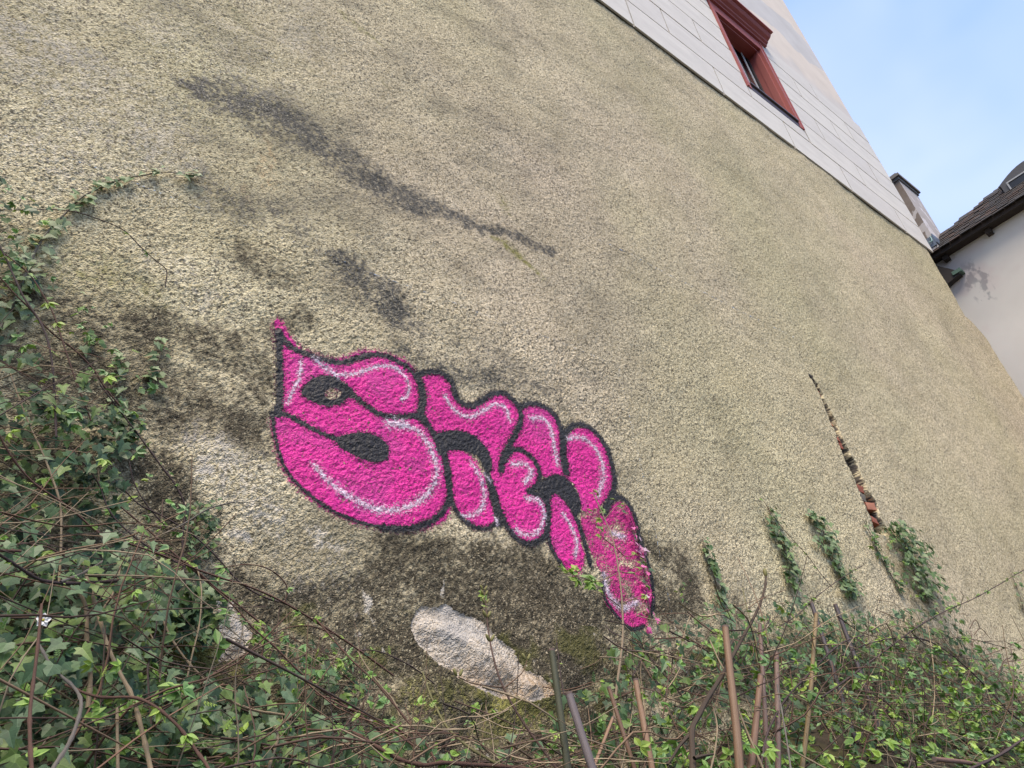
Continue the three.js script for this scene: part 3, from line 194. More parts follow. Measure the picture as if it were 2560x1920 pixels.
// ---------------------------------------------------------------- the wall
const wall = thing('roughcast_wall', 'tall weathered roughcast wall, stained beige, carrying the pink graffiti', 'wall');
const zWall = (u, v) => ZW + relief(u, v);
const TILES = [   // u0, u1, v0, v1, mesh step, texture size
  [-0.75, 2.7, -0.25, 2.3, 0.0057, 2048, 1536], [-0.75, 2.7, 2.3, 6.4, 0.0105, 1408, 1664], [2.7, 5.6, -0.25, 3.4, 0.009, 1024, 1280],
  [2.7, 5.6, 3.4, 7.388, 0.0125, 1024, 1408], [5.6, 11.6, -0.25, 7.388, 0.0155, 2048, 2048], [-4, -0.75, -0.25, 6.4, 0.03, 512, 1024], [-4, 2.7, 6.4, 7.388, 0.04, 1024, 160],
];
const usN = range(-0.75, 2.7, 0.0057), vsN = range(-0.25, 2.3, 0.0057);
TILES.forEach(([u0, u1, v0, v1, step, tw, th], n) => {
  const st = stainGrid(u0, u1, v0, v1);
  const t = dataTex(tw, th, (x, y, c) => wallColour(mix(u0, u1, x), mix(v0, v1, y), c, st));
  t.repeat.set(1 / (u1 - u0), 1 / (v1 - v0)); t.offset.set(-u0 / (u1 - u0), -v0 / (v1 - v0));
  const m = new THREE.MeshStandardMaterial({ map: t, roughness: 0.95, bumpMap: bumpTile, bumpScale: 0.008, side: THREE.DoubleSide });
  let g;
  if (n === 4) {           // runs round the corner at the far end
    const vs = range(v0, v1, step), us = range(0, 1, step / 5.9).concat(1.01, 1.05, 1.12), k = us.length;
    g = gridGeo(us, vs, () => 0); const P = g.attributes.position, T = g.attributes.uv;
    for (let j = 0; j < vs.length; j++) for (let i = 0; i < k; i++) {
      const o = j * k + i, v = vs[j], e = wallEnd(v), s = us[i], u = s <= 1 ? mix(u0, e, s) : e;
      P.setXYZ(o, u, v + Y0, s <= 1 ? zWall(u, v) : ZW - 0.05 - (s - 1) * 10); T.setXY(o, s <= 1 ? u : e - (s - 1) * 3, v);
    }
    g.computeVertexNormals();
  } else g = gridGeo(n === 0 ? usN : range(u0, u1 + (n < 4 ? step : 0), step), n === 0 ? vsN : range(v0, v1, step), zWall);
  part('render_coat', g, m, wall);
});
part('coping', box(10.9, 11.6, 5.7, 5.76, -0.6, -0.09).rotateZ(0), std(0.32, 0.31, 0.33), wall);

// bricks and rubble laid bare in the crack
{
  const bm = [std(0.33, 0.11, 0.07), std(0.27, 0.085, 0.055), std(0.4, 0.17, 0.11)], gm = [std(0.16, 0.145, 0.12), std(0.1, 0.09, 0.08), std(0.26, 0.24, 0.21)];
  const lump = (w, h, d) => { const g = new THREE.BoxGeometry(w, h, d, 3, 2, 2), P = g.attributes.position; for (let i = 0; i < P.count; i++) { const x = P.getX(i), y = P.getY(i), z = P.getZ(i), k = 0.9 + 0.14 * noise(x * 40 + 3, y * 40 + z * 31, 7); P.setXYZ(i, x * k, y * k, z * k); } g.computeVertexNormals(); return g; };
  for (let v = 1.68; v < 2.95; v += rr(0.05, 0.09)) {
    const brick = v > 2.38 && v < 2.72 ? 1 : v < 2.02 ? rnd() < 0.7 : rnd() < 0.25, a = crackL(v), b = crackR(v), w = Math.max(0.03, b - a);
    const o = part(brick ? 'brick' : 'rubble', lump(w * rr(0.6, 1.0), brick ? rr(0.05, 0.065) : rr(0.04, 0.08), 0.09), (brick ? bm : gm)[Math.floor(rnd() * 3)], wall);
    o.position.set(b - w * rr(0.25, 0.5), v + Y0, zWall(5.6, v) - (brick ? rr(0.045, 0.085) : rr(0.06, 0.13))); o.rotation.set(rr(-0.2, 0.2), rr(-0.25, 0.25), rr(-0.2, 0.2));
  }
}

// ---------------------------------------------------------------- graffiti: paint layers on the roughcast
{
  const g = thing('graffiti', 'bright pink bubble-letter graffiti with black outlines and white highlights sprayed on wall', 'graffiti');
  const u0 = 0.62, u1 = 2.66, v0 = 0.7, v1 = 1.92, W = 1536, H = 920, sx = W / (u1 - u0), sy = H / (v1 - v0);
  const mask = (draw) => {
    const cv = document.createElement('canvas'); cv.width = W; cv.height = H; const x = cv.getContext('2d'); x.fillStyle = '#000'; x.fillRect(0, 0, W, H);
    x.setTransform(sx, 0, 0, -sy, -u0 * sx, v1 * sy); x.lineJoin = x.lineCap = 'round'; draw(x);
    const d = x.getImageData(0, 0, W, H).data; return (u, v) => { const i = Math.min(W - 1, Math.max(0, ((u - u0) * sx) | 0)), j = Math.min(H - 1, Math.max(0, ((v1 - v) * sy) | 0)); return d[(j * W + i) * 4] / 255; };
  };
  const smooth = (x, p, closed, from = 0) => {   // a soft curve through the points
    const n = (p.length - from) / 2, at = (i) => { const k = closed ? (i + n) % n : Math.max(0, Math.min(n - 1, i)); return [p[from + 2 * k], p[from + 2 * k + 1]]; };
    x.beginPath(); x.moveTo(...at(0));
    for (let i = 0; i < (closed ? n : n - 1); i++) { const a = at(i - 1), b = at(i), c = at(i + 1), d = at(i + 2); x.bezierCurveTo(b[0] + (c[0] - a[0]) / 6, b[1] + (c[1] - a[1]) / 6, c[0] - (d[0] - b[0]) / 6, c[1] - (d[1] - b[1]) / 6, c[0], c[1]); }
    if (closed) x.closePath();
  };
  const fills = (x, list, soft) => { for (const [w, a] of soft) for (const p of list) { smooth(x, p, true); x.lineWidth = w; x.strokeStyle = x.fillStyle = `rgba(255,255,255,${a})`; x.stroke(); x.fill(); } };
  const lines = (x, list, soft) => { for (const [k, a] of soft) for (const p of list) { smooth(x, p, false, 1); x.lineWidth = p[0] * k; x.strokeStyle = `rgba(255,255,255,${a})`; x.stroke(); } };
  const hole = (x) => { x.fillStyle = 'rgba(0,0,0,0.8)'; for (const p of GR.eyehole) { smooth(x, p, true); x.fill(); } };
  const layers = [
    ['faded_fill', 0.0012, [0.56, 0.02, 0.22], 0.25, mask((x) => fills(x, GR.faded, [[0.04, 0.15], [0.015, 0.25], [0.0, 0.4]]))],
    ['pink_fill', 0.0016, [0.76, 0.018, 0.31], 0.5, mask((x) => { fills(x, GR.pink, [[0.05, 0.1], [0.032, 0.16], [0.016, 0.3], [0.0, 0.75]]); hole(x); })],
    ['black_outline', 0.0022, [0.014, 0.013, 0.016], 0.4, mask((x) => { lines(x, GR.black, [[2.6, 0.1], [1.9, 0.14], [1.3, 0.3], [0.85, 0.4], [0.55, 0.6]]); fills(x, GR.blackfill, [[0.045, 0.12], [0.025, 0.25], [0.008, 0.45], [0, 0.85]]); hole(x); })],
    ['white_highlight', 0.0028, [0.74, 0.62, 0.74], 0.3, mask((x) => lines(x, GR.white, [[3.4, 0.1], [2.3, 0.16], [1.4, 0.25], [0.75, 0.3]]))],
  ];
  for (const [name, lift, rgb, , at] of layers) {
    const thr = name === 'white_highlight' ? 0.5 : name === 'faded_fill' ? 0.52 : 0.42, spread = name === 'white_highlight' ? 1.0 : name === 'faded_fill' ? 0.8 : 0.95;
    const soft = name === 'white_highlight' ? 0.5 : name === 'faded_fill' ? 0.4 : 0.3;
    const t = dataTex(W, H, (x, y, c) => {
      const u = mix(u0, u1, x), v = mix(v0, v1, y), k = at(u, v);
      const n = 0.6 * noise(u * 170, v * 170, 81) + 0.4 * noise(u * 330, v * 330, 82), pit = 0.5 * sstep(-0.0022, -0.0045, rough(u, v)), big = fbm(u * 6, v * 6, 83, 3);
      const f = 1 + 0.14 * n + 0.16 * big;
      const thin = name === 'pink_fill' ? sstep(0.05, 0.5, big + 0.15 * n) : 0;
      const sh = name === 'pink_fill' ? 1 - 0.45 * sstep(0.25, 0.75, noise(u * 190 + 3, v * 170, 88) + 0.4 * noise(u * 90, v * 90, 89)) : 1;
      c[0] = rgb[0] * f * sh * (1 - 0.22 * thin); c[1] = rgb[1] * f * sh + 0.012 * thin; c[2] = rgb[2] * f * sh * (1 - 0.12 * thin);
      const worn = name === 'faded_fill' ? 0.75 * fbm(u * 14, v * 14, 87, 4) : 0; c[3] = k < 0.03 ? 0 : sstep(thr - soft, thr + soft, k + worn + n * spread * 0.55 - pit * (name === 'black_outline' ? 0.5 : 1) - (name === 'pink_fill' ? 0.6 * sstep(0.6, 0.9, noise(u * 150, v * 150, 85)) : 0));
    });
    t.repeat.set(1 / (u1 - u0), 1 / (v1 - v0)); t.offset.set(-u0 / (u1 - u0), -v0 / (v1 - v0));
    const m = new THREE.MeshStandardMaterial({ map: t, transparent: true, roughness: name === 'black_outline' ? 0.6 : 0.65, bumpMap: bumpTile, bumpScale: 0.005, side: THREE.DoubleSide });
    const us = usN.filter((u) => u >= u0 && u <= u1), vs = vsN.filter((v) => v >= v0 && v <= v1);
    const geo = gridGeo(us, vs, (u, v) => zWall(u, v) + lift, (a, b, c2, d2) => at(a, b) + at(c2, d2) + at(a, d2) + at(c2, b) + at((a + c2) / 2, (b + d2) / 2) > 0.12);
    part(name, geo, m, g);
  }
}

// ---------------------------------------------------------------- the painted building above the wall
{
  const b = thing('townhouse', 'pale building above the roughcast wall with grey ashlar panels and red window surround', 'building');
  const plasterBump = dataTex(512, 512, (x, y, c) => { c[0] = c[1] = c[2] = 0.5 + 0.5 * fbm(x * 40, y * 40, 101, 4); }, false, true);
  const panelMats = [0, 1, 2].map((k) => { const m = std(1, 1, 1, 0.85, { map: dataTex(256, 256, (x, y, c) => { const n = fbm(x * 5 + k * 9, y * 7, 102 + k, 5), f = 0.94 + 0.09 * n + 0.02 * noise(x * 90, y * 90, 7); c[0] = (0.67 - 0.015 * k) * f; c[1] = (0.645 - 0.015 * k) * f; c[2] = (0.60 - 0.01 * k) * f; }), bumpMap: plasterBump, bumpScale: 0.0015 }); return m; });
  const jointMat = std(0.05, 0.047, 0.05), X1 = 11.12, rows = [7.39, 7.957, 8.514, 9.064, 9.614, 10.157, 10.66];
  const win = { x0: 6.585, x1: 7.918, y0: 8.225, y1: 10.48 };
  // body of the house behind the panels, open at the window
  const bodyParts = [box(-4, win.x0, 7.39, 10.67, -2.5, -0.022), box(win.x1, X1 - 0.01, 7.39, 10.67, -2.5, -0.022), box(win.x0, win.x1, 7.39, win.y0, -2.5, -0.022), box(win.x0, win.x1, win.y1, 10.67, -2.5, -0.022)];
  part('wall_core', mergeGeometries(bodyParts), jointMat, b);
  const even = [-3.5, -2, -0.4, 1.1, 2.66, 4.2, 5.76, 7.25, 8.66, 10.24], odd = [-2.8, -1.2, 0.4, 1.9, 3.4, 4.96, 6.58, 7.95, 9.45];
  for (let r = 0; r < 6; r++) {
    const cuts = [-4, ...(r % 2 ? odd : even), X1], y0 = rows[r] + (r ? 0.013 : 0.0), y1 = rows[r + 1] - (r < 5 ? 0.013 : 0);
    for (let i = 0; i + 1 < cuts.length; i++) {
      const x0 = cuts[i] + 0.013, x1 = cuts[i + 1] - 0.013, bits = [];
      if (x1 < win.x0 || x0 > win.x1 || y1 < win.y0 || y0 > win.y1) bits.push([x0, x1, y0, y1]);
      else {
        if (x0 < win.x0 - 0.02) bits.push([x0, win.x0, y0, y1]);
        if (x1 > win.x1 + 0.02) bits.push([win.x1, x1, y0, y1]);
        const a = Math.max(x0, win.x0), c = Math.min(x1, win.x1);
        if (y0 < win.y0 - 0.02) bits.push([a, c, y0, win.y0]);
        if (y1 > win.y1 + 0.02) bits.push([a, c, win.y1, y1]);
      }
      if (!bits.length) continue;
      const o = part('panel', mergeGeometries(bits.map(([p, q, s, t]) => box(p, q, s, t, -0.03, rr(-0.002, 0.001)))), panelMats[Math.floor(rnd() * 3)], b);
    }
  }
  // upper wall: cream plaster with a grey repair
  const patch = [8.0, 11.95, 9.305, 13.317, 10.428, 13.542, 10.496, 13.362, 10.703, 13.315, 10.95, 13.05, 10.95, 12.3, 10.215, 11.98, 9.737, 12.022, 9.407, 12.252, 8.775, 12.144, 8.2, 11.9];
  const up = dataTex(1024, 1024, (x, y, c) => {
    const u = mix(5, 11, x), v = mix(10.6, 18, y), n = fbm(u * 3, v * 3, 111, 5), f = 0.95 + 0.1 * n, e = edgeD(patch, u, v) + 0.09 * fbm(u * 4, v * 4, 113, 4), k = sstep(-0.02, 0.02, e), low = sstep(0.2, -0.1, v - 10.95 + 0.35 * fbm(u * 2.5, v * 2.5, 114, 3));
    const q = Math.max(k * 0.9, low * 0.5); c[0] = mix(0.67, 0.53, q) * f; c[1] = mix(0.60, 0.525, q) * f; c[2] = mix(0.53, 0.53, q) * f;
  });
  up.wrapS = up.wrapT = THREE.RepeatWrapping;
  const gu = box(-4, 10.94, 10.66, 18, -2.5, -0.006), T = gu.attributes.uv, Pp = gu.attributes.position;
  for (let i = 0; i < T.count; i++) T.setXY(i, (Pp.getX(i) - 5) / 6, (Pp.getY(i) - Y0 - 10.6) / 7.4);
  part('upper_wall', gu, std(1, 1, 1, 0.9, { map: up, bumpMap: plasterBump, bumpScale: 0.002 }), b);
  // window
  const red = std(0.33, 0.085, 0.075, 0.6), redDeep = red, dark = std(0.075, 0.05, 0.05, 0.5), w = new THREE.Group(); w.name = 'window'; w.userData.label = 'deep window with red moulded surround and dark cornice cap'; b.add(w);
  const ox0 = 6.68, ox1 = 7.82, oy0 = 8.34, oy1 = 10.22;
  for (const [a, c, q, d] of [[win.x0, ox0, ox0 - 0.03, ox0 + 0.045], [ox1, win.x1, ox1 - 0.045, ox1 + 0.03]]) {
    part('jamb', box(a, c, win.y0, win.y1, -0.1, 0.012), red, w); part('jamb_moulding', box(q, d, oy0 - 0.01, oy1, -0.13, -0.04), red, w);
  }
  part('jamb_fillet', box(win.x1 - 0.035, win.x1 - 0.003, win.y0 + 0.002, win.y1 - 0.002, 0.0, 0.022), red, w);
  part('jamb_fillet', box(win.x0 + 0.003, win.x0 + 0.035, win.y0 + 0.002, win.y1 - 0.002, 0.0, 0.022), red, w);
  part('lintel', box(ox0, ox1, oy1, win.y1 - 0.002, -0.1, 0.01), red, w); part('lintel_moulding', box(ox0 + 0.05, ox1 - 0.05, oy1 - 0.05, oy1 - 0.004, -0.13, -0.035), red, w);
  part('reveal', mergeGeometries([box(ox1 - 0.04, ox1 + 0.02, oy0, oy1 - 0.05, -0.21, -0.132), box(ox0 - 0.02, ox0 + 0.04, oy0, oy1 - 0.05, -0.21, -0.132), box(ox0 - 0.02, ox1 + 0.02, oy1 - 0.046, oy1 + 0.02, -0.21, -0.132)]), redDeep, w);
  part('sill', box(ox0 + 0.003, ox1 - 0.003, oy0 - 0.12, oy0 - 0.004, -0.2, 0.004), dark, w);
  part('sill_board', box(ox0 + 0.004, ox1 - 0.004, oy0 - 0.003, oy0 + 0.025, -0.2, 0.03), dark, w);
  const prof = new THREE.Shape(); [[-0.02, 10.482], [0.045, 10.482], [0.05, 10.515], [0.08, 10.53], [0.09, 10.56], [0.14, 10.585], [0.165, 10.615], [0.175, 10.66], [-0.02, 10.66]].forEach(([z, y], i) => (i ? prof.lineTo(z, y) : prof.moveTo(z, y)));
  const cg = new THREE.ExtrudeGeometry(prof, { depth: 1.66, bevelEnabled: false }); cg.rotateY(-Math.PI / 2); cg.translate(8.08, Y0, 0);   // profile z -> world z
  part('cornice', cg, redDeep, w);
  part('cornice_cap', box(6.40, 8.10, 10.662, 10.70, -0.02, 0.215), red, w);
  const sash = std(0.03, 0.028, 0.032, 0.5), pale = std(0.5, 0.52, 0.55, 0.5);
  part('sash', mergeGeometries([box(ox0 + 0.04, ox0 + 0.1, oy0 + 0.03, oy1 - 0.05, -0.24, -0.205), box(ox1 - 0.1, ox1 - 0.04, oy0 + 0.03, oy1 - 0.05, -0.24, -0.205), box(7.22, 7.28, oy0 + 0.03, oy1 - 0.05, -0.24, -0.195), box(ox0 + 0.1, ox1 - 0.1, oy0 + 0.03, oy0 + 0.11, -0.24, -0.207), box(ox0 + 0.1, ox1 - 0.1, 9.0, 9.07, -0.24, -0.207)]), sash, w);
  for (const x of [7.13, 7.3, 7.56]) part('glazing_bar', box(x, x + 0.018, oy0 + 0.11, oy1 - 0.05, -0.206, -0.19), pale, w);
  part('pane', box(ox0 + 0.1, ox1 - 0.1, oy0 + 0.1, oy1 - 0.04, -0.235, -0.23), new THREE.MeshPhysicalMaterial({ color: 0x0b0d10, roughness: 0.05, side: THREE.DoubleSide }), w);
}

// ---------------------------------------------------------------- the white house at the far end
{
  const h = thing('neighbouring_house', 'white plastered house with dark tiled eaves at the end of the wall', 'house');
  const wt = dataTex(1024, 1024, (x, y, c) => {                  // z -1..4, y -1..8
    const z = mix(-1, 5, x), v = mix(0, 8, y), n = fbm(z * 2, v * 2, 121, 5), f = 0.96 + 0.08 * n; let r = 0.68 * f, g = 0.655 * f, b = 0.62 * f;
    const d = Math.hypot((z - 0.16) / 0.2, (v - 7.05) / 0.42), k = sstep(0.25, 0.6, 0.62 - d * 0.42 + 0.75 * fbm(z * 16, v * 10, 123, 4)) * sstep(1.35, 0.7, d);
    r = mix(r, 0.3, k * 0.8); g = mix(g, 0.3, k * 0.8); b = mix(b, 0.31, k * 0.8);
    const q = sstep(0.2, 0.55, fbm(z * 1.2, v * 1.2, 125, 4)) * 0.12; r *= 1 - q * 0.4; g *= 1 - q; b *= 1 - q * 0.9;
    c[0] = r; c[1] = g; c[2] = b;
  });
  const wg = box(12.04, 12.6, -2, 7.78, -3, 5), T = wg.attributes.uv, P = wg.attributes.position; for (let i = 0; i < T.count; i++) T.setXY(i, (P.getZ(i) + 1) / 6, (P.getY(i) - Y0) / 8);
  part('wall', wg, std(1, 1, 1, 0.9, { map: wt }), h);
  const pitch = 0.84, cs = Math.cos(pitch), sn = Math.sin(pitch), ex = 11.86, ey = 7.87, lim = (z) => 0.72 + 0.6 * (z - 0.04);
  const deck = new THREE.BufferGeometry(), pts = []; for (const z of [-0.6, 4.5]) for (const l of [0, Math.max(0.3, lim(z)) - 0.03]) pts.push(ex + l * cs, ey + l * sn + Y0, z);
  deck.setAttribute('position', new THREE.BufferAttribute(new Float32Array(pts), 3)); deck.setIndex([0, 1, 3, 0, 3, 2]); deck.computeVertexNormals();
  const wood = std(0.035, 0.026, 0.022), tm = [std(0.036, 0.027, 0.025), std(0.024, 0.02, 0.02), std(0.05, 0.032, 0.026), std(0.032, 0.03, 0.031)];
  part('roof_deck', deck, wood, h);
  part('soffit', box(ex + 0.03, 12.05, ey - 0.1, ey - 0.04, -0.5, 4.5), wood, h);
  part('eaves_board', box(ex - 0.03, ex + 0.02, ey - 0.11, ey + 0.03, -0.35, 4.5), wood, h);
  for (let z = -0.1; z < 4.4; z += 0.72) part('rafter_end', box(ex + 0.06, 12.038, ey - 0.2, ey - 0.102, z, z + 0.09), wood, h);
  const tg = new THREE.BoxGeometry(0.3, 0.016, 0.168); let row = 0;
  for (let l = 0.06; l < 2.6; l += 0.105, row++) for (let z = -0.3 + (row % 2) * 0.09; z < 3.2; z += 0.178) {
    if (l > lim(z) + rr(-0.05, 0.05)) continue;
    const o = part('roof_tile', tg, tm[Math.floor(rnd() * 4)], h); o.position.set(ex + l * cs - 0.02, ey + l * sn + 0.02 + Y0 + rr(-0.004, 0.006), z); o.rotation.set(rr(-0.02, 0.02), rr(-0.02, 0.02), pitch - 0.10 + rr(-0.03, 0.03));
  }
  // chimney
  const ch = new THREE.Group(); ch.name = 'chimney'; ch.userData.label = 'plastered chimney with stepped cap and flaking paint'; h.add(ch);
  const ct = dataTex(512, 512, (x, y, c) => { const n = fbm(x * 6, y * 14, 131, 5), k = sstep(0.05, 0.3, fbm(x * 7 + y * 5, y * 9, 133, 4) + (y < 0.45 ? 0.15 : -0.25)); c[0] = mix(0.42, 0.62, k) + 0.05 * n; c[1] = mix(0.385, 0.59, k) + 0.05 * n; c[2] = mix(0.37, 0.60, k) + 0.05 * n; });
  const ct2 = dataTex(512, 512, (x, y, c) => { const n = fbm(x * 6, y * 14, 141, 5), k = sstep(0.3, 0.42, fbm(x * 6 - y * 5, y * 11, 143, 4) + (y < 0.35 ? 0.3 : -0.05)); c[0] = mix(0.24, 0.58, k) + 0.05 * n; c[1] = mix(0.2, 0.55, k) + 0.05 * n; c[2] = mix(0.175, 0.55, k) + 0.05 * n; });  // side face painted darker than the front, as if turned from the light
  const sg = box(11.815, 12.54, 7.9, 9.62, -0.75, -0.035); part('shaft', sg, [std(1, 1, 1, 0.9, { map: ct }), std(1, 1, 1, 0.9, { map: ct2 }), std(0.3, 0.28, 0.26), std(0.3, 0.28, 0.26), std(1, 1, 1, 0.9, { map: ct }), std(0.4, 0.38, 0.36)], ch);
  const cm = std(0.2, 0.19, 0.185);
  part('cap', mergeGeometries([box(11.79, 12.565, 9.621, 9.68, -0.775, -0.01), box(11.755, 12.6, 9.681, 9.74, -0.81, 0.025), box(11.80, 12.56, 9.741, 9.80, -0.77, -0.02)]), cm, ch);
  const zinc = std(0.2, 0.25, 0.33, 0.45, { metalness: 0.5 });
  part('flashing', mergeGeometries([box(11.80, 11.812, 7.95, 8.16, -0.5, -0.03), box(11.80, 12.45, 8.0, 8.2, -0.032, -0.018)]), zinc, h);
  const hook = new THREE.TubeGeometry(new THREE.CatmullRomCurve3([[11.79, 8.16, -0.06], [11.78, 8.08, -0.06], [11.77, 8.04, -0.07], [11.77, 8.05, -0.12]].map(([x, y, z]) => new THREE.Vector3(x, y + Y0, z))), 12, 0.009, 6);
  part('gutter_hook', hook, std(0.3, 0.5, 0.48, 0.6), h);
  // little lean-to eave and copper spout against the wall
  const sh = new THREE.Shape(); [[-0.55, 7.66], [-0.2, 7.62], [0.02, 7.33], [0.0, 7.27], [-0.12, 7.25], [-0.3, 7.2], [-0.55, 7.2]].forEach(([z, y], i) => (i ? sh.lineTo(-z, y) : sh.moveTo(-z, y)));
  const lg = new THREE.ExtrudeGeometry(sh, { depth: 0.3, bevelEnabled: false }); lg.rotateY(Math.PI / 2); lg.translate(11.9, Y0, 0); part('porch_eave', lg, std(0.04, 0.035, 0.035), h);
  part('copper_spout', box(11.88, 12.2, 7.3, 7.37, -0.08, 0.06), std(0.08, 0.15, 0.12, 0.6), h);
  // dormer
  const d = new THREE.Group(); d.name = 'dormer'; d.userData.label = 'small arched dormer with a dark pane'; h.add(d);
  const z0 = 1.12, z1 = 2.0, arch = new THREE.Shape(); arch.moveTo(-z0, 8.05); arch.lineTo(-z0, 8.58); for (let i = 0; i <= 10; i++) { const q = i / 10; arch.lineTo(-mix(z0 - 0.03, z1 + 0.03, q), 8.6 + 0.17 * Math.sin(q * Math.PI)); } arch.lineTo(-z1, 8.05); arch.closePath();
  const dg = new THREE.ExtrudeGeometry(arch, { depth: 0.9, bevelEnabled: false }); dg.rotateY(Math.PI / 2); dg.translate(12.3, Y0, 0);
  const lead = std(0.05, 0.055, 0.07, 0.6); part('dormer_body', dg, lead, d);
  const fr = std(0.33, 0.35, 0.38, 0.5), f0 = z0 + 0.09, f1 = z1 - 0.09;
  part('frame', mergeGeometries([box(12.27, 12.299, 8.22, 8.245, f0, f1), box(12.27, 12.299, 8.545, 8.57, f0, f1), box(12.272, 12.299, 8.245, 8.545, f0, f0 + 0.022), box(12.272, 12.299, 8.245, 8.545, f1 - 0.022, f1)]), fr, d);
  part('pane', box(12.285, 12.295, 8.246, 8.544, f0 + 0.023, f1 - 0.023), new THREE.MeshPhysicalMaterial({ color: 0x1c222c, roughness: 0.15, side: THREE.DoubleSide }), d);
}

// ---------------------------------------------------------------- ground: a bank that rises to the foot of the wall
const groundAt = (x, z) => {
  const b = 0.13 + 0.24 * sstep(1.7, 3.6, x), zz = Math.max(0, z), fall = 0.3 + 0.22 * sstep(1.7, 3.6, x);
  return mix(b - fall * Math.min(zz, 0.95), -Y0, sstep(0.95, 2.05, zz)) + (zz < 1.9 ? 0.03 * noise(x * 4, z * 4, 201) + 0.015 * noise(x * 13, z * 13, 202) : 0);
};
{
  const xs = [-300, -60, -12, ...range(-5, 13, 0.1), 30, 80, 300], zs = [-300, -60, -1, ...range(-0.3, 2.4, 0.075), 4, 10, 60, 300], g = gridGeo(xs, zs, () => 0), P = g.attributes.position, T = g.attributes.uv;
  for (let j = 0; j < zs.length; j++) for (let i = 0; i < xs.length; i++) P.setXYZ(j * xs.length + i, xs[i], groundAt(xs[i], zs[j]) + Y0, zs[j]);
  const idx = g.index.array; for (let i = 0; i < idx.length; i += 3) { const t = idx[i]; idx[i] = idx[i + 1]; idx[i + 1] = t; } g.computeVertexNormals();
  const soil = dataTex(1024, 1024, (x, y, c) => { const n = fbm(x * 40, y * 40, 205, 5), m = sstep(0.1, 0.5, fbm(x * 9, y * 9, 207, 4)), f = 0.8 + 0.7 * Math.max(0, n); c[0] = mix(0.05, 0.065, m) * f; c[1] = mix(0.038, 0.06, m) * f; c[2] = mix(0.024, 0.02, m) * f; }, true, true); soil.repeat.set(0.5, 0.5);
  const o = part('ground', g, std(1, 1, 1, 1, { map: soil }), scene); o.userData = { label: 'dark earth bank under the undergrowth', category: 'ground', kind: 'structure' };
}

// ---------------------------------------------------------------- leaves
function fanGeo(outline, spine, fold, curl) {     // half outline from base to tip, mirrored; spine points on the midrib
  const P = [], T = [], I = [], half = (s) => {
    const base = P.length / 3; spine.forEach(([x, y]) => { P.push(0, y, curl * y * y); T.push(0.5, y); }); const n = spine.length;
    outline.forEach(([x, y]) => { P.push(x * s, y, fold * Math.abs(x) + curl * y * y - 0.35 * fold * x * x); T.push(0.5 + x * s * 0.75, y); });
    const tri = (a, b, c) => (s > 0 ? I.push(base + a, base + b, base + c) : I.push(base + a, base + c, base + b)); let k = 0;
    for (let i = 0; i + 1 < outline.length; i++) { const mid = (outline[i][1] + outline[i + 1][1]) / 2; while (k + 1 < n && spine[k + 1][1] <= mid) { tri(k, n + i, k + 1); k++; } tri(k, n + i, n + i + 1); }
    while (k + 1 < n) { tri(k, n + outline.length - 1, k + 1); k++; }
  };
  half(1); half(-1);
  const g = new THREE.BufferGeometry(); g.setAttribute('position', new THREE.BufferAttribute(new Float32Array(P), 3)); g.setAttribute('uv', new THREE.BufferAttribute(new Float32Array(T), 2)); g.setIndex(I); g.computeVertexNormals(); return g;
}
const ivyA = fanGeo([[0.14, -0.17], [0.36, -0.2], [0.33, 0.02], [0.56, 0.2], [0.5, 0.3], [0.25, 0.4], [0.14, 0.68], [0, 0.9]], [[0, 0], [0, 0.25], [0, 0.5], [0, 0.9]], 0.2, -0.12);
const ivyB = fanGeo([[0.18, -0.12], [0.4, -0.1], [0.42, 0.1], [0.5, 0.28], [0.3, 0.42], [0.2, 0.6], [0, 0.8]], [[0, 0], [0, 0.2], [0, 0.45], [0, 0.8]], -0.22, 0.15);
const ivyC = fanGeo([[0.1, -0.14], [0.28, -0.2], [0.26, 0.0], [0.46, 0.12], [0.22, 0.34], [0.12, 0.7], [0, 1.02]], [[0, 0], [0, 0.2], [0, 0.5], [0, 1.02]], 0.3, -0.2);
const IVY = [ivyA, ivyB, ivyC];
const veinTex = dataTex(256, 256, (x, y, c) => {
  const X = (x - 0.5) / 0.75, Y = y; let d = Math.abs(X) * 1.0 + 0.004;
  for (const [bx, by] of [[0.56, 0.2], [-0.56, 0.2], [0.34, -0.2], [-0.34, -0.2]]) d = Math.min(d, segD(X, Y, 0, 0.0, bx, by)[0] + 0.006);
  for (const k of [0.3, 0.5, 0.65]) for (const s of [1, -1]) d = Math.min(d, segD(X, Y, 0, k, s * 0.25, k + 0.2)[0] + 0.014);
  const v = sstep(0.032, 0.008, d), n = fbm(x * 9, y * 9, 211, 4), f = 1 + 0.3 * n;
  c[0] = mix(0.95 * f, 1.5, v * 0.85); c[1] = mix(1.0 * f, 1.5, v * 0.85); c[2] = mix(0.95 * f, 1.5, v * 0.85); for (let i = 0; i < 3; i++) c[i] *= 0.66;
});
const leafMat = (r, g, b, rough = 0.5) => { const m = new THREE.MeshPhysicalMaterial({ map: veinTex, roughness: rough, side: THREE.DoubleSide, transmission: 0.18, thickness: 0, specularIntensity: 0.7 }); m.color.setRGB(r, g, b); m.roughness = rough; return m; };
const ivyMats = [leafMat(0.125, 0.215, 0.1), leafMat(0.08, 0.155, 0.068), leafMat(0.18, 0.27, 0.15), leafMat(0.19, 0.285, 0.075, 0.5)], ivyInst = leafMat(1, 1, 1);
const IVYCOL = [[0.105, 0.185, 0.075], [0.07, 0.135, 0.055], [0.045, 0.09, 0.037], [0.15, 0.235, 0.115], [0.16, 0.25, 0.06]];
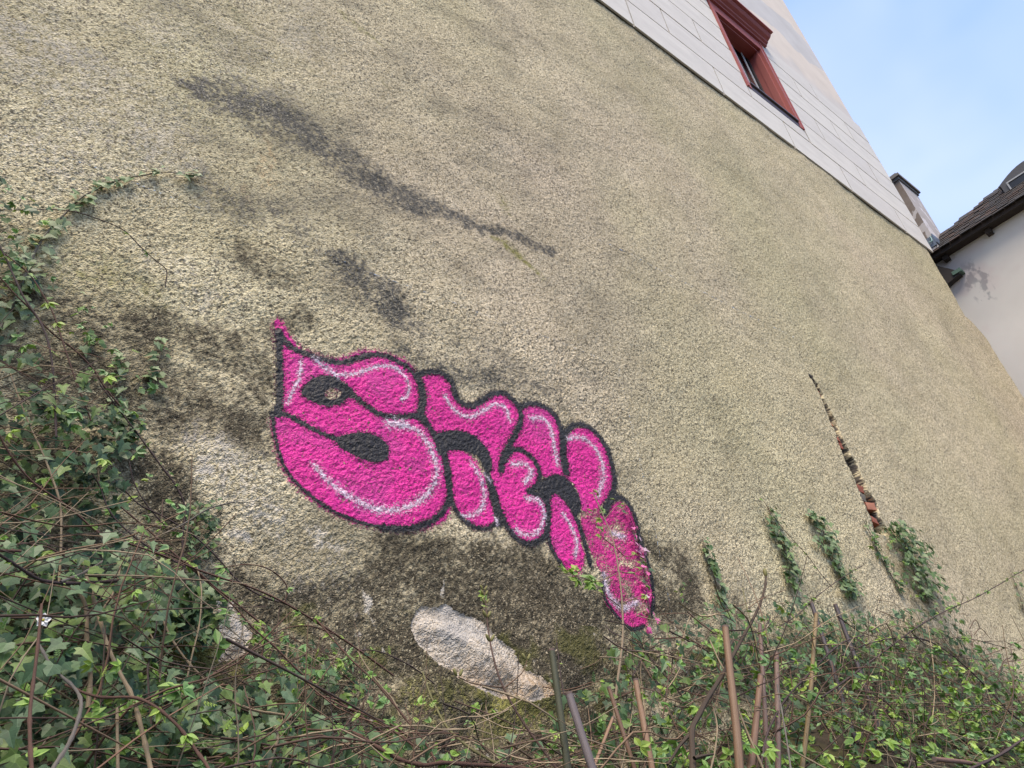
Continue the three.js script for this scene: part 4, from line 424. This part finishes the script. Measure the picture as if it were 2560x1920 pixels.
const leaflet = (len, w) => fanGeo([[w * 0.5, len * 0.2], [w * 0.62, len * 0.42], [w * 0.4, len * 0.7], [0, len]], [[0, 0], [0, len * 0.5], [0, len]], 0.5, 0);
function tuftGeo(n, spread) { const list = []; for (let i = 0; i < n; i++) { const g = leaflet(1, 0.42), a = (i / n - 0.5) * spread + (i % 2 ? 0.1 : -0.06); g.rotateX(-0.35 - 0.25 * (i % 2)); g.scale(0.8 + 0.25 * (i % 3) / 2, 0.8 + 0.2 * ((i * 7) % 3) / 2, 1); g.rotateZ(a); g.rotateX(-0.2 * ((i * 5) % 4) / 3); list.push(g); } return mergeGeometries(list); }
const TUFT = [tuftGeo(3, 2.0), tuftGeo(5, 3.6), tuftGeo(7, 5.6), tuftGeo(2, 1.5)];
const fernLeaf = (() => { const list = []; for (let i = 0; i < 9; i++) { const g = leaflet(0.34 - 0.018 * i, 0.15); const s = i === 8 ? 0 : i % 2 ? 1 : -1; g.rotateZ(s * 1.05); g.translate(0, 0.2 + 0.1 * i, 0.02 * i); list.push(g); } return mergeGeometries(list); })();
TUFT.push(fernLeaf);
const freshMat = (() => { const m = new THREE.MeshPhysicalMaterial({ roughness: 0.55, side: THREE.DoubleSide, transmission: 0.35, thickness: 0 }); m.color.setRGB(1, 1, 1); return m; })();
const FRESHCOL = [[0.24, 0.40, 0.06], [0.17, 0.32, 0.06], [0.32, 0.46, 0.07], [0.13, 0.26, 0.065], [0.19, 0.35, 0.12]];
const dummy = new THREE.Object3D(), vx = new THREE.Vector3(), vy = new THREE.Vector3(), vz = new THREE.Vector3(), mat4 = new THREE.Matrix4();
function leafMatrix(x, y, z, size, nx, ny, nz, tx, ty, tz) { vz.set(nx, ny, nz).normalize(); vy.set(tx, ty, tz); vx.crossVectors(vy, vz).normalize(); vy.crossVectors(vz, vx); mat4.makeBasis(vx, vy, vz); mat4.scale(new THREE.Vector3(size, size, size)); mat4.setPosition(x, y + Y0, z); return mat4.clone(); }
const polyBox = (p) => { let a = [9e9, -9e9, 9e9, -9e9]; for (let i = 0; i < p.length; i += 2) a = [Math.min(a[0], p[i]), Math.max(a[1], p[i]), Math.min(a[2], p[i + 1]), Math.max(a[3], p[i + 1])]; return a; };
function scatter([poly, n, s0, s1, z0, z1], fn) {
  const [x0, x1, y0, y1] = polyBox(poly);
  for (let i = 0, tries = 0; i < n && tries < n * 30; tries++) { const x = rr(x0, x1), y = rr(y0, y1); if (!inPoly(poly, x, y)) continue; i++; const z = Math.max(mix(z0, z1, rnd()), zWall(x, y) + 0.012); fn(x, Math.max(y, groundAt(x, z) + rr(0.01, 0.05)), z, rr(s0, s1)); }
}
const wallLeaf = (x, y, z, s) => leafMatrix(x, y, z, s, rr(-0.7, 0.6), rr(-0.05, 0.95), 1, rr(-0.9, 0.9), -1 + rr(-0.1, 0.7), rr(-0.1, 0.3));
function instanced(name, geo, m, mats, cols, parent) { const o = shade(new THREE.InstancedMesh(geo, m, mats.length)); o.name = name; mats.forEach((q, i) => { o.setMatrixAt(i, q); const c = cols[i], f = rr(0.75, 1.25); o.setColorAt(i, new THREE.Color().setRGB(c[0] * f, c[1] * f, c[2] * f)); }); parent.add(o); return o; }
const pick = (a) => a[Math.floor(rnd() * a.length)];
const sheenIvy = [leafMat(0.22, 0.32, 0.13), leafMat(0.16, 0.255, 0.085), leafMat(0.3, 0.38, 0.2), leafMat(0.11, 0.19, 0.06)];  // wall ivy lightened in its colour to carry the sheen of the sky
function leafPart(parent, matrix, k, pale) { const o = part('leaf', IVY[k % 3], pale === 2 ? sheenIvy[2 * Math.floor(rnd() * 2)] : (pale ? sheenIvy : ivyMats)[Math.floor(rnd() * 4)], parent); matrix.decompose(o.position, o.quaternion, o.scale); return o; }
const V = (a, from = 0) => { const r = []; for (let i = from; i + 2 < a.length + 0; i += 3) r.push(new THREE.Vector3(a[i], a[i + 1] + Y0, a[i + 2])); return r; };
function taper(pts, r0, r1, seg = 24, sides = 6, wob = 0) {       // tapered tube through points
  const curve = new THREE.CatmullRomCurve3(pts), g = new THREE.TubeGeometry(curve, seg, 1, sides), P = g.attributes.position, c = new THREE.Vector3(), q = new THREE.Vector3();
  for (let i = 0; i <= seg; i++) { curve.getPointAt(i / seg, c); const r = mix(r0, r1, i / seg) * (1 + wob * (i % 5 === 2 ? 1 : 0)); for (let k = 0; k <= sides; k++) { const o = i * (sides + 1) + k; q.fromBufferAttribute(P, o).sub(c).multiplyScalar(r).add(c); P.setXYZ(o, q.x, q.y, q.z); } }
  g.computeVertexNormals(); return g;
}
const barkTex = dataTex(128, 256, (x, y, c) => { const n = fbm(x * 10, y * 60, 221, 4), k = noise(x * 3, y * 9, 223), f = 0.85 + 0.4 * n + 0.15 * k; c[0] = c[1] = c[2] = 0.8 * f; }, true, true); barkTex.repeat.set(1, 4);
const bark = (r, g, b, rough = 0.8) => std(r * 0.98, g * 0.98, b * 0.98, rough, { map: barkTex, bumpMap: barkTex, bumpScale: 0.0008 });
const stemMats = [bark(0.14, 0.07, 0.05), bark(0.085, 0.055, 0.055), bark(0.36, 0.28, 0.18), bark(0.2, 0.19, 0.08), bark(0.2, 0.18, 0.16)];

// ivy over the left part of the wall: the largest leaves one by one, the rest as a mass
{
  const ivy = thing('ivy', 'dense dark green ivy climbing over the lower corner of the wall left of the graffiti', 'ivy');
  const all = [];
  for (const a of AREAS) scatter(a, (x, y, z, s) => all.push([s / Math.hypot(x, y, 2.2 - z), wallLeaf(x, y, z, s)]));
  all.sort((p, q) => q[0] - p[0]);
  all.slice(0, 300).forEach(([, m], i) => leafPart(ivy, m, i));
  IVY.forEach((g, k) => { const rest = all.slice(300).filter((_, i) => i % 3 === k).map((p) => p[1]); instanced('leaves', g, ivyInst, rest, rest.map(() => pick(IVYCOL)), ivy).userData.kind = 'stuff'; });
}
{ // the long runner that arches up the wall
  const arc = thing('ivy_runner', 'single ivy stem arching up the bare wall with a row of leaves', 'ivy'), pts = V(ARC).map((p) => { p.z = zWall(p.x, p.y - Y0) + 0.012; return p; }), curve = new THREE.CatmullRomCurve3(pts);
  part('stem', taper(pts, 0.006, 0.0016, 60, 6), bark(0.3, 0.26, 0.2), arc);
  for (let i = 0; i < 74; i++) { const t = rr(0.03, 1), p = curve.getPointAt(t), s = mix(0.05, 0.034, t) * rr(0.75, 1.15), off = mix(0.05, 0.012, t); leafPart(arc, wallLeaf(p.x + rr(-off, off), p.y - Y0 + rr(-off, off * 1.2), zWall(p.x, p.y - Y0) + rr(0.012, 0.03), s), i, 2); }
}
BITS.forEach((b, n) => {
  const g = thing('ivy_sprig', ['small ivy sprig of pale leaves on the brown stained wall', 'upright ivy sprig on the wall left of the graffiti tip', 'short side shoot with one large ivy leaf beside the upright sprig', 'leafy ivy sprig just above the bramble tangle'][n], 'ivy', 'ivy sprigs on the wall'), pts = V(b).map((p) => { p.z = zWall(p.x, p.y - Y0) + 0.01; return p; }), curve = new THREE.CatmullRomCurve3(pts);
  part('stem', taper(pts, 0.0022, 0.0012, 20, 5), bark(0.24, 0.2, 0.14), g);
  for (let i = 0; i < [9, 16, 5, 18][n]; i++) { const p = curve.getPointAt(rnd()), q = 0.022; leafPart(g, wallLeaf(p.x + rr(-q, q), p.y - Y0 + rr(-q, q), zWall(p.x, p.y - Y0) + rr(0.01, 0.025), rr(0.022, 0.04)), i, 1); }
});
// ivy strips on the right part of the wall
STRIPS.forEach((s, n) => {
  const lab = ['narrow leafy ivy strip climbing the wall right of the graffiti', 'ivy strip climbing the wall between the narrow strip and the crack', 'thin thread of tiny ivy leaves rising just left of the crack', 'broad bushy ivy strip climbing out of the foot of the crack', 'thin ivy shoot rising beside the end of the graffiti', 'thin ivy shoot on the clean wall right of the crack'][n];
  const g = thing('ivy_strip', lab, 'ivy', 'ivy strips on the wall'), pts = []; for (let i = 0; i < s.length; i += 3) pts.push(new THREE.Vector3(s[i], s[i + 1] + Y0, zWall(s[i], s[i + 1]) + 0.012));
  const curve = new THREE.CatmullRomCurve3(pts), cnt = [115, 200, 44, 340, 52, 16][n];
  part('stem', taper(pts, 0.002, 0.004, 30, 5), bark(0.2, 0.16, 0.12), g);
  for (let i = 0; i < cnt; i++) {
    const t = Math.pow(rnd(), 0.8), p = curve.getPointAt(t), f = t * (s.length / 3 - 1), k = Math.min(s.length / 3 - 2, f | 0), w = mix(s[k * 3 + 2], s[k * 3 + 5], f - k), x = p.x + w * (rnd() + rnd() - 1) * 1.9, y = p.y - Y0 + rr(-0.03, 0.03);
    leafPart(g, wallLeaf(x, y, zWall(x, y) + rr(0.012, n === 3 ? 0.12 : 0.05), rr(0.028, n === 3 ? 0.06 : 0.05)), i, 1);
  }
});
// undergrowth on the bank
{
  const u = thing('undergrowth_ivy', 'mass of small ivy leaves over the bank at the foot of the wall', 'ground cover', null, 'stuff'), list = [];
  for (const a of AREASR) scatter(a, (x, y, z, s) => list.push(wallLeaf(x, y, z, s)));
  for (let i = 0; i < 4200; i++) { const x = rr(-2, 8), z = rr(0.25, 1.75), y = groundAt(x, z) + rr(0.005, 0.05); list.push(leafMatrix(x, y, z, rr(0.026, 0.05), rr(-0.5, 0.5), 1, rr(0, 0.9), rr(-1, 1), rr(-0.5, 0.3), rr(-0.2, 1))); }   // low cover on the bank itself
  IVY.forEach((g, k) => { const r = list.filter((_, i) => i % 3 === k); instanced('leaves', g, ivyInst, r, r.map(() => pick(IVYCOL)), u).userData.kind = 'stuff'; });
  const f = thing('fresh_shoots', 'bright green young leaf tufts sprouting all over the bramble tangle', 'ground cover', null, 'stuff'), by = TUFT.map(() => []);
  for (const a of FRESH) scatter(a, (x, y, z, s) => by[Math.floor(rnd() * TUFT.length)].push(leafMatrix(x, y, z, s * rr(0.6, 1), rr(-0.8, 0.8), rr(-0.2, 1), rr(0.2, 1), rr(-1, 1), rr(-0.1, 1), rr(-0.6, 0.8))));
  TUFT.forEach((g, k) => instanced('leaves', g, freshMat, by[k], by[k].map(() => pick(FRESHCOL)), f).userData.kind = 'stuff');
  // dry twigs and litter
  const tw = thing('dry_twigs', 'tangle of dry brown twigs lying on the bank', 'twigs', null, 'stuff');
  const TW = [0, 1, 2, 3].map((k) => taper([[-0.5, 0, 0], [-0.2, 0.05 * (k - 1), 0.04 * k], [0.15, -0.04 * k + 0.05, 0.02], [0.5, 0.06 - 0.03 * k, -0.04]].map((p) => new THREE.Vector3(...p)), 0.008, 0.004, 7, 4)), TC = [[0.19, 0.125, 0.08], [0.1, 0.06, 0.045], [0.14, 0.08, 0.055], [0.07, 0.048, 0.04], [0.32, 0.25, 0.165]];
  const bt = TW.map(() => []);
  const twig = (x, y, z, len, thick) => { dummy.position.set(x, y + Y0, z); dummy.rotation.set(rr(-0.5, 0.5), rr(-0.6, 0.6), rr(-0.5, 0.5) + (rnd() < 0.25 ? 1.2 : 0)); dummy.scale.set(len, len * 0.8 * thick, len * 0.8 * thick); dummy.updateMatrix(); bt[Math.floor(rnd() * 4)].push(dummy.matrix.clone()); };
  for (const a of [[AREASR[2][0], 700, 0.15, 0.5, 0.05, 0.8], [AREAS[3][0], 170, 0.15, 0.5, 0.1, 0.6], [AREAS[12][0], 120, 0.15, 0.5, 0.1, 0.7], [AREASR[1][0], 120, 0.12, 0.4, 0.03, 0.25], [AREAS[2][0], 60, 0.15, 0.4, 0.05, 0.3], [FRESH[4][0], 60, 0.1, 0.3, 0.05, 0.2]]) scatter(a, (x, y, z, s) => twig(x, y, z, s, rr(0.55, 1.1)));
  TW.forEach((g, k) => instanced('twigs', g, std(1, 1, 1, 0.85), bt[k], bt[k].map(() => pick(TC)), tw).userData.kind = 'stuff');
  const mo = thing('moss', 'yellow-green moss cushion on the stones at the foot of the wall', 'moss', null, 'stuff'), ms = [];
  const [mx0, mx1] = polyBox(MOSS);
  const sprig = new THREE.TetrahedronGeometry(1); for (let i = 0; i < 5200; i++) { const x = rr(mx0 - 0.05, mx1 + 0.1), z = rr(0.02, 0.5), k = noise(x * 7, z * 7, 231); if (k < -0.35) continue; dummy.position.set(x, groundAt(x, z) + 0.03 + Math.max(0, k) * 0.05 + Y0 + rr(0, 0.012), z); dummy.rotation.set(rr(0, 6), rr(0, 6), rr(0, 6)); dummy.scale.setScalar(rr(0.003, 0.007)); dummy.updateMatrix(); ms.push(dummy.matrix.clone()); }
  instanced('sprigs', sprig, std(1, 1, 1, 0.9), ms, ms.map(() => pick([[0.24, 0.26, 0.035], [0.17, 0.2, 0.03], [0.3, 0.3, 0.05]])), mo).userData.kind = 'stuff';
}
// ---------------------------------------------------------------- canes, sticks, saplings
const leafTufts = FRESHCOL.slice(0, 3).map((c) => { const m = freshMat.clone(); m.color.setRGB(...c); return m; });
const CANE_LABEL = ['thin reddish brown bramble cane in the tangle', 'thin dark purple-brown bramble cane in the tangle', 'dry pale straw-coloured cane in the tangle', 'olive green cane arching over the tangle', 'thin grey dry cane in the tangle'];
CANES.forEach((c) => {
  const pts = V(c, 2), r = c[1] / 820, g = thing('bramble_cane', CANE_LABEL[c[0]], 'cane', ['reddish bramble canes', 'purple-brown bramble canes', 'pale dry canes', 'olive canes', 'grey canes'][c[0]]);
  for (const p of pts) p.z = Math.max(p.z, zWall(p.x, p.y - Y0) + 0.006);
  part('stem', taper(pts, r * 0.75, r, Math.max(14, pts.length * 5), 6, 0.35), stemMats[c[0]], g);
  if (c[0] < 2) { const curve = new THREE.CatmullRomCurve3(pts), n = Math.floor(curve.getLength() * 9); for (let i = 0; i < n; i++) { const p = curve.getPointAt(rnd()), o = part('leaf_tuft', TUFT[Math.floor(rnd() * 5)], leafTufts[Math.floor(rnd() * 3)], g); leafMatrix(p.x, p.y - Y0, p.z, rr(0.012, 0.034), rr(-0.6, 0.6), rr(0, 1), rr(0.2, 1), rr(-1, 1), rr(0, 1), rr(-0.3, 0.5)).decompose(o.position, o.quaternion, o.scale); } }
});
const STICK = [['cut olive-green stem standing upright in front of the dark wall foot', [0.075, 0.08, 0.042]], ['cut lilac-grey stem leaning beside the olive stem, orange near its base', [0.2, 0.165, 0.17]], ['cut brown stem leaning in the undergrowth', [0.24, 0.14, 0.09]], ['cut tan stem standing in the undergrowth', [0.36, 0.22, 0.14]], ['thickest cut stem, orange-brown, standing upright behind the forked branch', [0.27, 0.165, 0.1]], ['cut mauve-brown stem standing in the undergrowth', [0.26, 0.17, 0.14]], ['cut stem with dark top and ochre base near the yellow-green leaves', [0.27, 0.19, 0.09]], ['short dark purple cut stump against the ivy at the wall', [0.07, 0.055, 0.065]]];
const cutMat = std(0.12, 0.085, 0.075), EXTRA = { 2: ' (thin)', 7: '' };
STICKS.forEach((s, n) => {
  const a = new THREE.Vector3(s[3], s[4] + Y0, s[5]), b = new THREE.Vector3(s[6], s[7] + Y0, s[8]), d = b.clone().sub(a), gy = groundAt(b.x, b.z) + Y0 - 0.05;
  const end = b.y > gy + 0.02 ? b.clone().addScaledVector(d, (b.y - gy) / Math.max(0.02, a.y - b.y)) : b, mid = a.clone().lerp(end, 0.5).add(new THREE.Vector3(0.006 * Math.sin(n * 3), 0, 0.006)), r0 = s[1] / 1000, r1 = s[2] / 1000;
  const g = thing('pruned_stick', ['', '', 'slender cut brown stem leaning to the tan stem', 'cut tan stem standing next to the slender brown one', 'thin tan stick slanting across between the cut stems', '', 'mauve-brown cut stem with dark collar right of the thickest stem', 'thick brown stem rising from the bottom right of the thickest stem', 'stout mauve-brown cut stem with an orange rim', '', 'dark purple stump behind the stem with dark top', 'dark purple stump leaning by itself against the ivy'][n] || STICK[s[0]][0], 'stem', 'cut stems on the bank');
  part('shaft', taper([a, a.clone().lerp(mid, 0.5), mid, mid.clone().lerp(end, 0.5), end], r0, r1, 22, 12, 0.05), bark(...STICK[s[0]][1], 0.6), g);
  const cap = new THREE.CylinderGeometry(r0 * 1.04, r0 * 1.02, 0.006, 14), o = part('cut_end', cap, cutMat, g); o.position.copy(a); o.quaternion.setFromUnitVectors(new THREE.Vector3(0, 1, 0), d.clone().negate().normalize());
});
{ const a = new THREE.Vector3(LOG[0][0], LOG[0][1] + Y0, LOG[0][2]), b = new THREE.Vector3(LOG[1][0], LOG[1][1] + Y0, LOG[1][2]), g = thing('cut_log', 'short pinkish brown branch piece lying at the bottom among leaves', 'branch'); part('shaft', taper([a, a.clone().lerp(b, 0.5).add(new THREE.Vector3(0, 0.003, 0)), b], 0.008, 0.008, 10, 10), bark(0.26, 0.15, 0.12), g); const o = part('cut_end', new THREE.CylinderGeometry(0.0082, 0.0082, 0.004, 12), cutMat, g); o.position.copy(a); o.quaternion.setFromUnitVectors(new THREE.Vector3(0, 1, 0), a.clone().sub(b).normalize()); }
const budMat = std(0.17, 0.16, 0.05, 0.6), budGeo = (() => { const g = new THREE.SphereGeometry(1, 8, 6); g.scale(0.42, 1, 0.42); return g; })();
function bud(parent, p, dir, s) { const o = part('bud', budGeo, budMat, parent); o.position.copy(p); o.scale.setScalar(s); o.quaternion.setFromUnitVectors(new THREE.Vector3(0, 1, 0), dir.clone().normalize()); }
function tuft(parent, p, s, k) { const o = part('leaf_tuft', TUFT[k % 5], leafTufts[k % 3], parent); leafMatrix(p.x, p.y - Y0, p.z, s, rr(-0.5, 0.5), rr(0.1, 0.8), 1, rr(-0.8, 0.8), 1, rr(-0.2, 0.2)).decompose(o.position, o.quaternion, o.scale); }
{
  const a = thing('sapling', 'pale straight sapling rising in front of the last graffiti letter', 'sapling'), pts = V(SAPA); pts.push(new THREE.Vector3(pts.at(-1).x, groundAt(pts.at(-1).x, pts.at(-1).z) + Y0, pts.at(-1).z));
  part('stem', taper(pts, 0.002, 0.0062, 50, 8, 0.12), bark(0.36, 0.28, 0.19), a);
  SAPAT.forEach((t, i) => { const q = V(t); part('twig', taper(q, 0.0022, 0.0012, 14, 5), bark(0.28, 0.2, 0.12), a); const c = new THREE.CatmullRomCurve3(q), n = i === 4 ? 16 : 3; for (let k = 0; k < n; k++) { const p = c.getPointAt(i === 4 ? rr(0.45, 1) : rr(0.6, 1)); p.x += rr(-0.02, 0.02); p.y += rr(-0.02, 0.03); tuft(a, p, i === 4 ? rr(0.03, 0.05) : rr(0.015, 0.028), k); } });
  const top0 = pts[0]; for (let k = 0; k < 8; k++) tuft(a, new THREE.Vector3(top0.x + rr(-0.03, 0.05), top0.y + rr(-0.12, 0.02), top0.z + rr(-0.02, 0.03)), rr(0.02, 0.035), k);
  const b = thing('sapling', 'thin dark shoot with paired buds in front of the exposed stone', 'sapling'), bp = V(SAPB), bc = new THREE.CatmullRomCurve3(bp);
  part('stem', taper(bp, 0.0016, 0.0042, 50, 7, 0.15), bark(0.12, 0.07, 0.055), b);
  for (const t of SAPBT) { const q = V(t); part('twig', taper(q, 0.0022, 0.0014, 14, 5), bark(0.17, 0.1, 0.06), b); for (const d of [-1, 1]) bud(b, q.at(-1).clone().add(new THREE.Vector3(0.01 * d, 0.012, 0)), new THREE.Vector3(d * 0.5, 1, 0), 0.012); }
  for (const t of [0.0, 0.03, 0.08, 0.16, 0.3]) for (const d of [-1, 1]) bud(b, bc.getPointAt(t).add(new THREE.Vector3(0.009 * d, 0.01, 0.002)), new THREE.Vector3(d * 0.6, 1, 0.1), t < 0.1 ? 0.01 : 0.013);
  for (let k = 0; k < 6; k++) tuft(b, bc.getPointAt(rr(0, 0.1)), rr(0.014, 0.026), k);
  const e = thing('forked_branch', 'dark brown forked branch with a swollen bud at its tip, crossing the thickest stem', 'branch'), ep = V(SAPC);
  part('stem', taper(ep, 0.004, 0.0085, 60, 9, 0.1), bark(0.075, 0.05, 0.032), e);
  for (const t of SAPCT) part('twig', taper(V(t), 0.0055, 0.003, 14, 7), bark(0.075, 0.05, 0.032), e);
  bud(e, ep[0].clone().add(new THREE.Vector3(0.002, 0.016, 0)), new THREE.Vector3(0.2, 1, 0), 0.02);
}
{ // pink-sprayed ivy leaves at the last letter
  const pm = [std(0.62, 0.12, 0.32, 0.6), std(0.5, 0.06, 0.24, 0.6), std(0.42, 0.3, 0.37, 0.6), std(0.5, 0.2, 0.34, 0.6)], g = thing('sprayed_ivy', 'ivy shoot oversprayed pink and white at the end of the graffiti', 'ivy');
  const pts = SPRAY.map(([x, y]) => new THREE.Vector3(x, y + Y0, zWall(x, y) + 0.012)), c = new THREE.CatmullRomCurve3(pts); part('stem', taper(pts, 0.0015, 0.0025, 20, 5), bark(0.2, 0.12, 0.12), g);
  for (let i = 0; i < 34; i++) { const p = c.getPointAt(rnd()), x = p.x + rr(-0.035, 0.03), y = p.y - Y0 + rr(-0.03, 0.03), o = leafPart(g, wallLeaf(x, y, zWall(x, y) + rr(0.01, 0.03), rr(0.02, 0.036)), i); o.material = y > 0.98 ? [pm[2], pm[3], pm[1], pm[0], ivyMats[1]][i % 5] : rnd() < 0.55 ? pm[i % 2] : rnd() < 0.5 ? pm[2] : ivyMats[i % 4]; }
  const f = thing('white_flower', 'tiny white flower among the ivy leaves', 'flower'), pet = leaflet(0.016, 0.012), fp = new THREE.Vector3(FLOWER[0], FLOWER[1] + Y0, FLOWER[2]), wm = std(0.75, 0.74, 0.72, 0.6);
  for (let k = 0; k < 5; k++) { const o = part('petal', pet, wm, f); o.position.copy(fp); o.rotation.set(0, 0, (k * Math.PI * 2) / 5); o.scale.setScalar(0.9); }
  const ce = part('flower_centre', new THREE.SphereGeometry(0.003, 8, 6), std(0.4, 0.35, 0.05), f); ce.position.copy(fp);
  part('stalk', taper([fp, fp.clone().add(new THREE.Vector3(0.004, -0.05, -0.01)), fp.clone().add(new THREE.Vector3(0, -0.14, -0.03))], 0.0012, 0.0015, 8, 5), stemMats[3], f);
}
renderer.render(scene, camera);
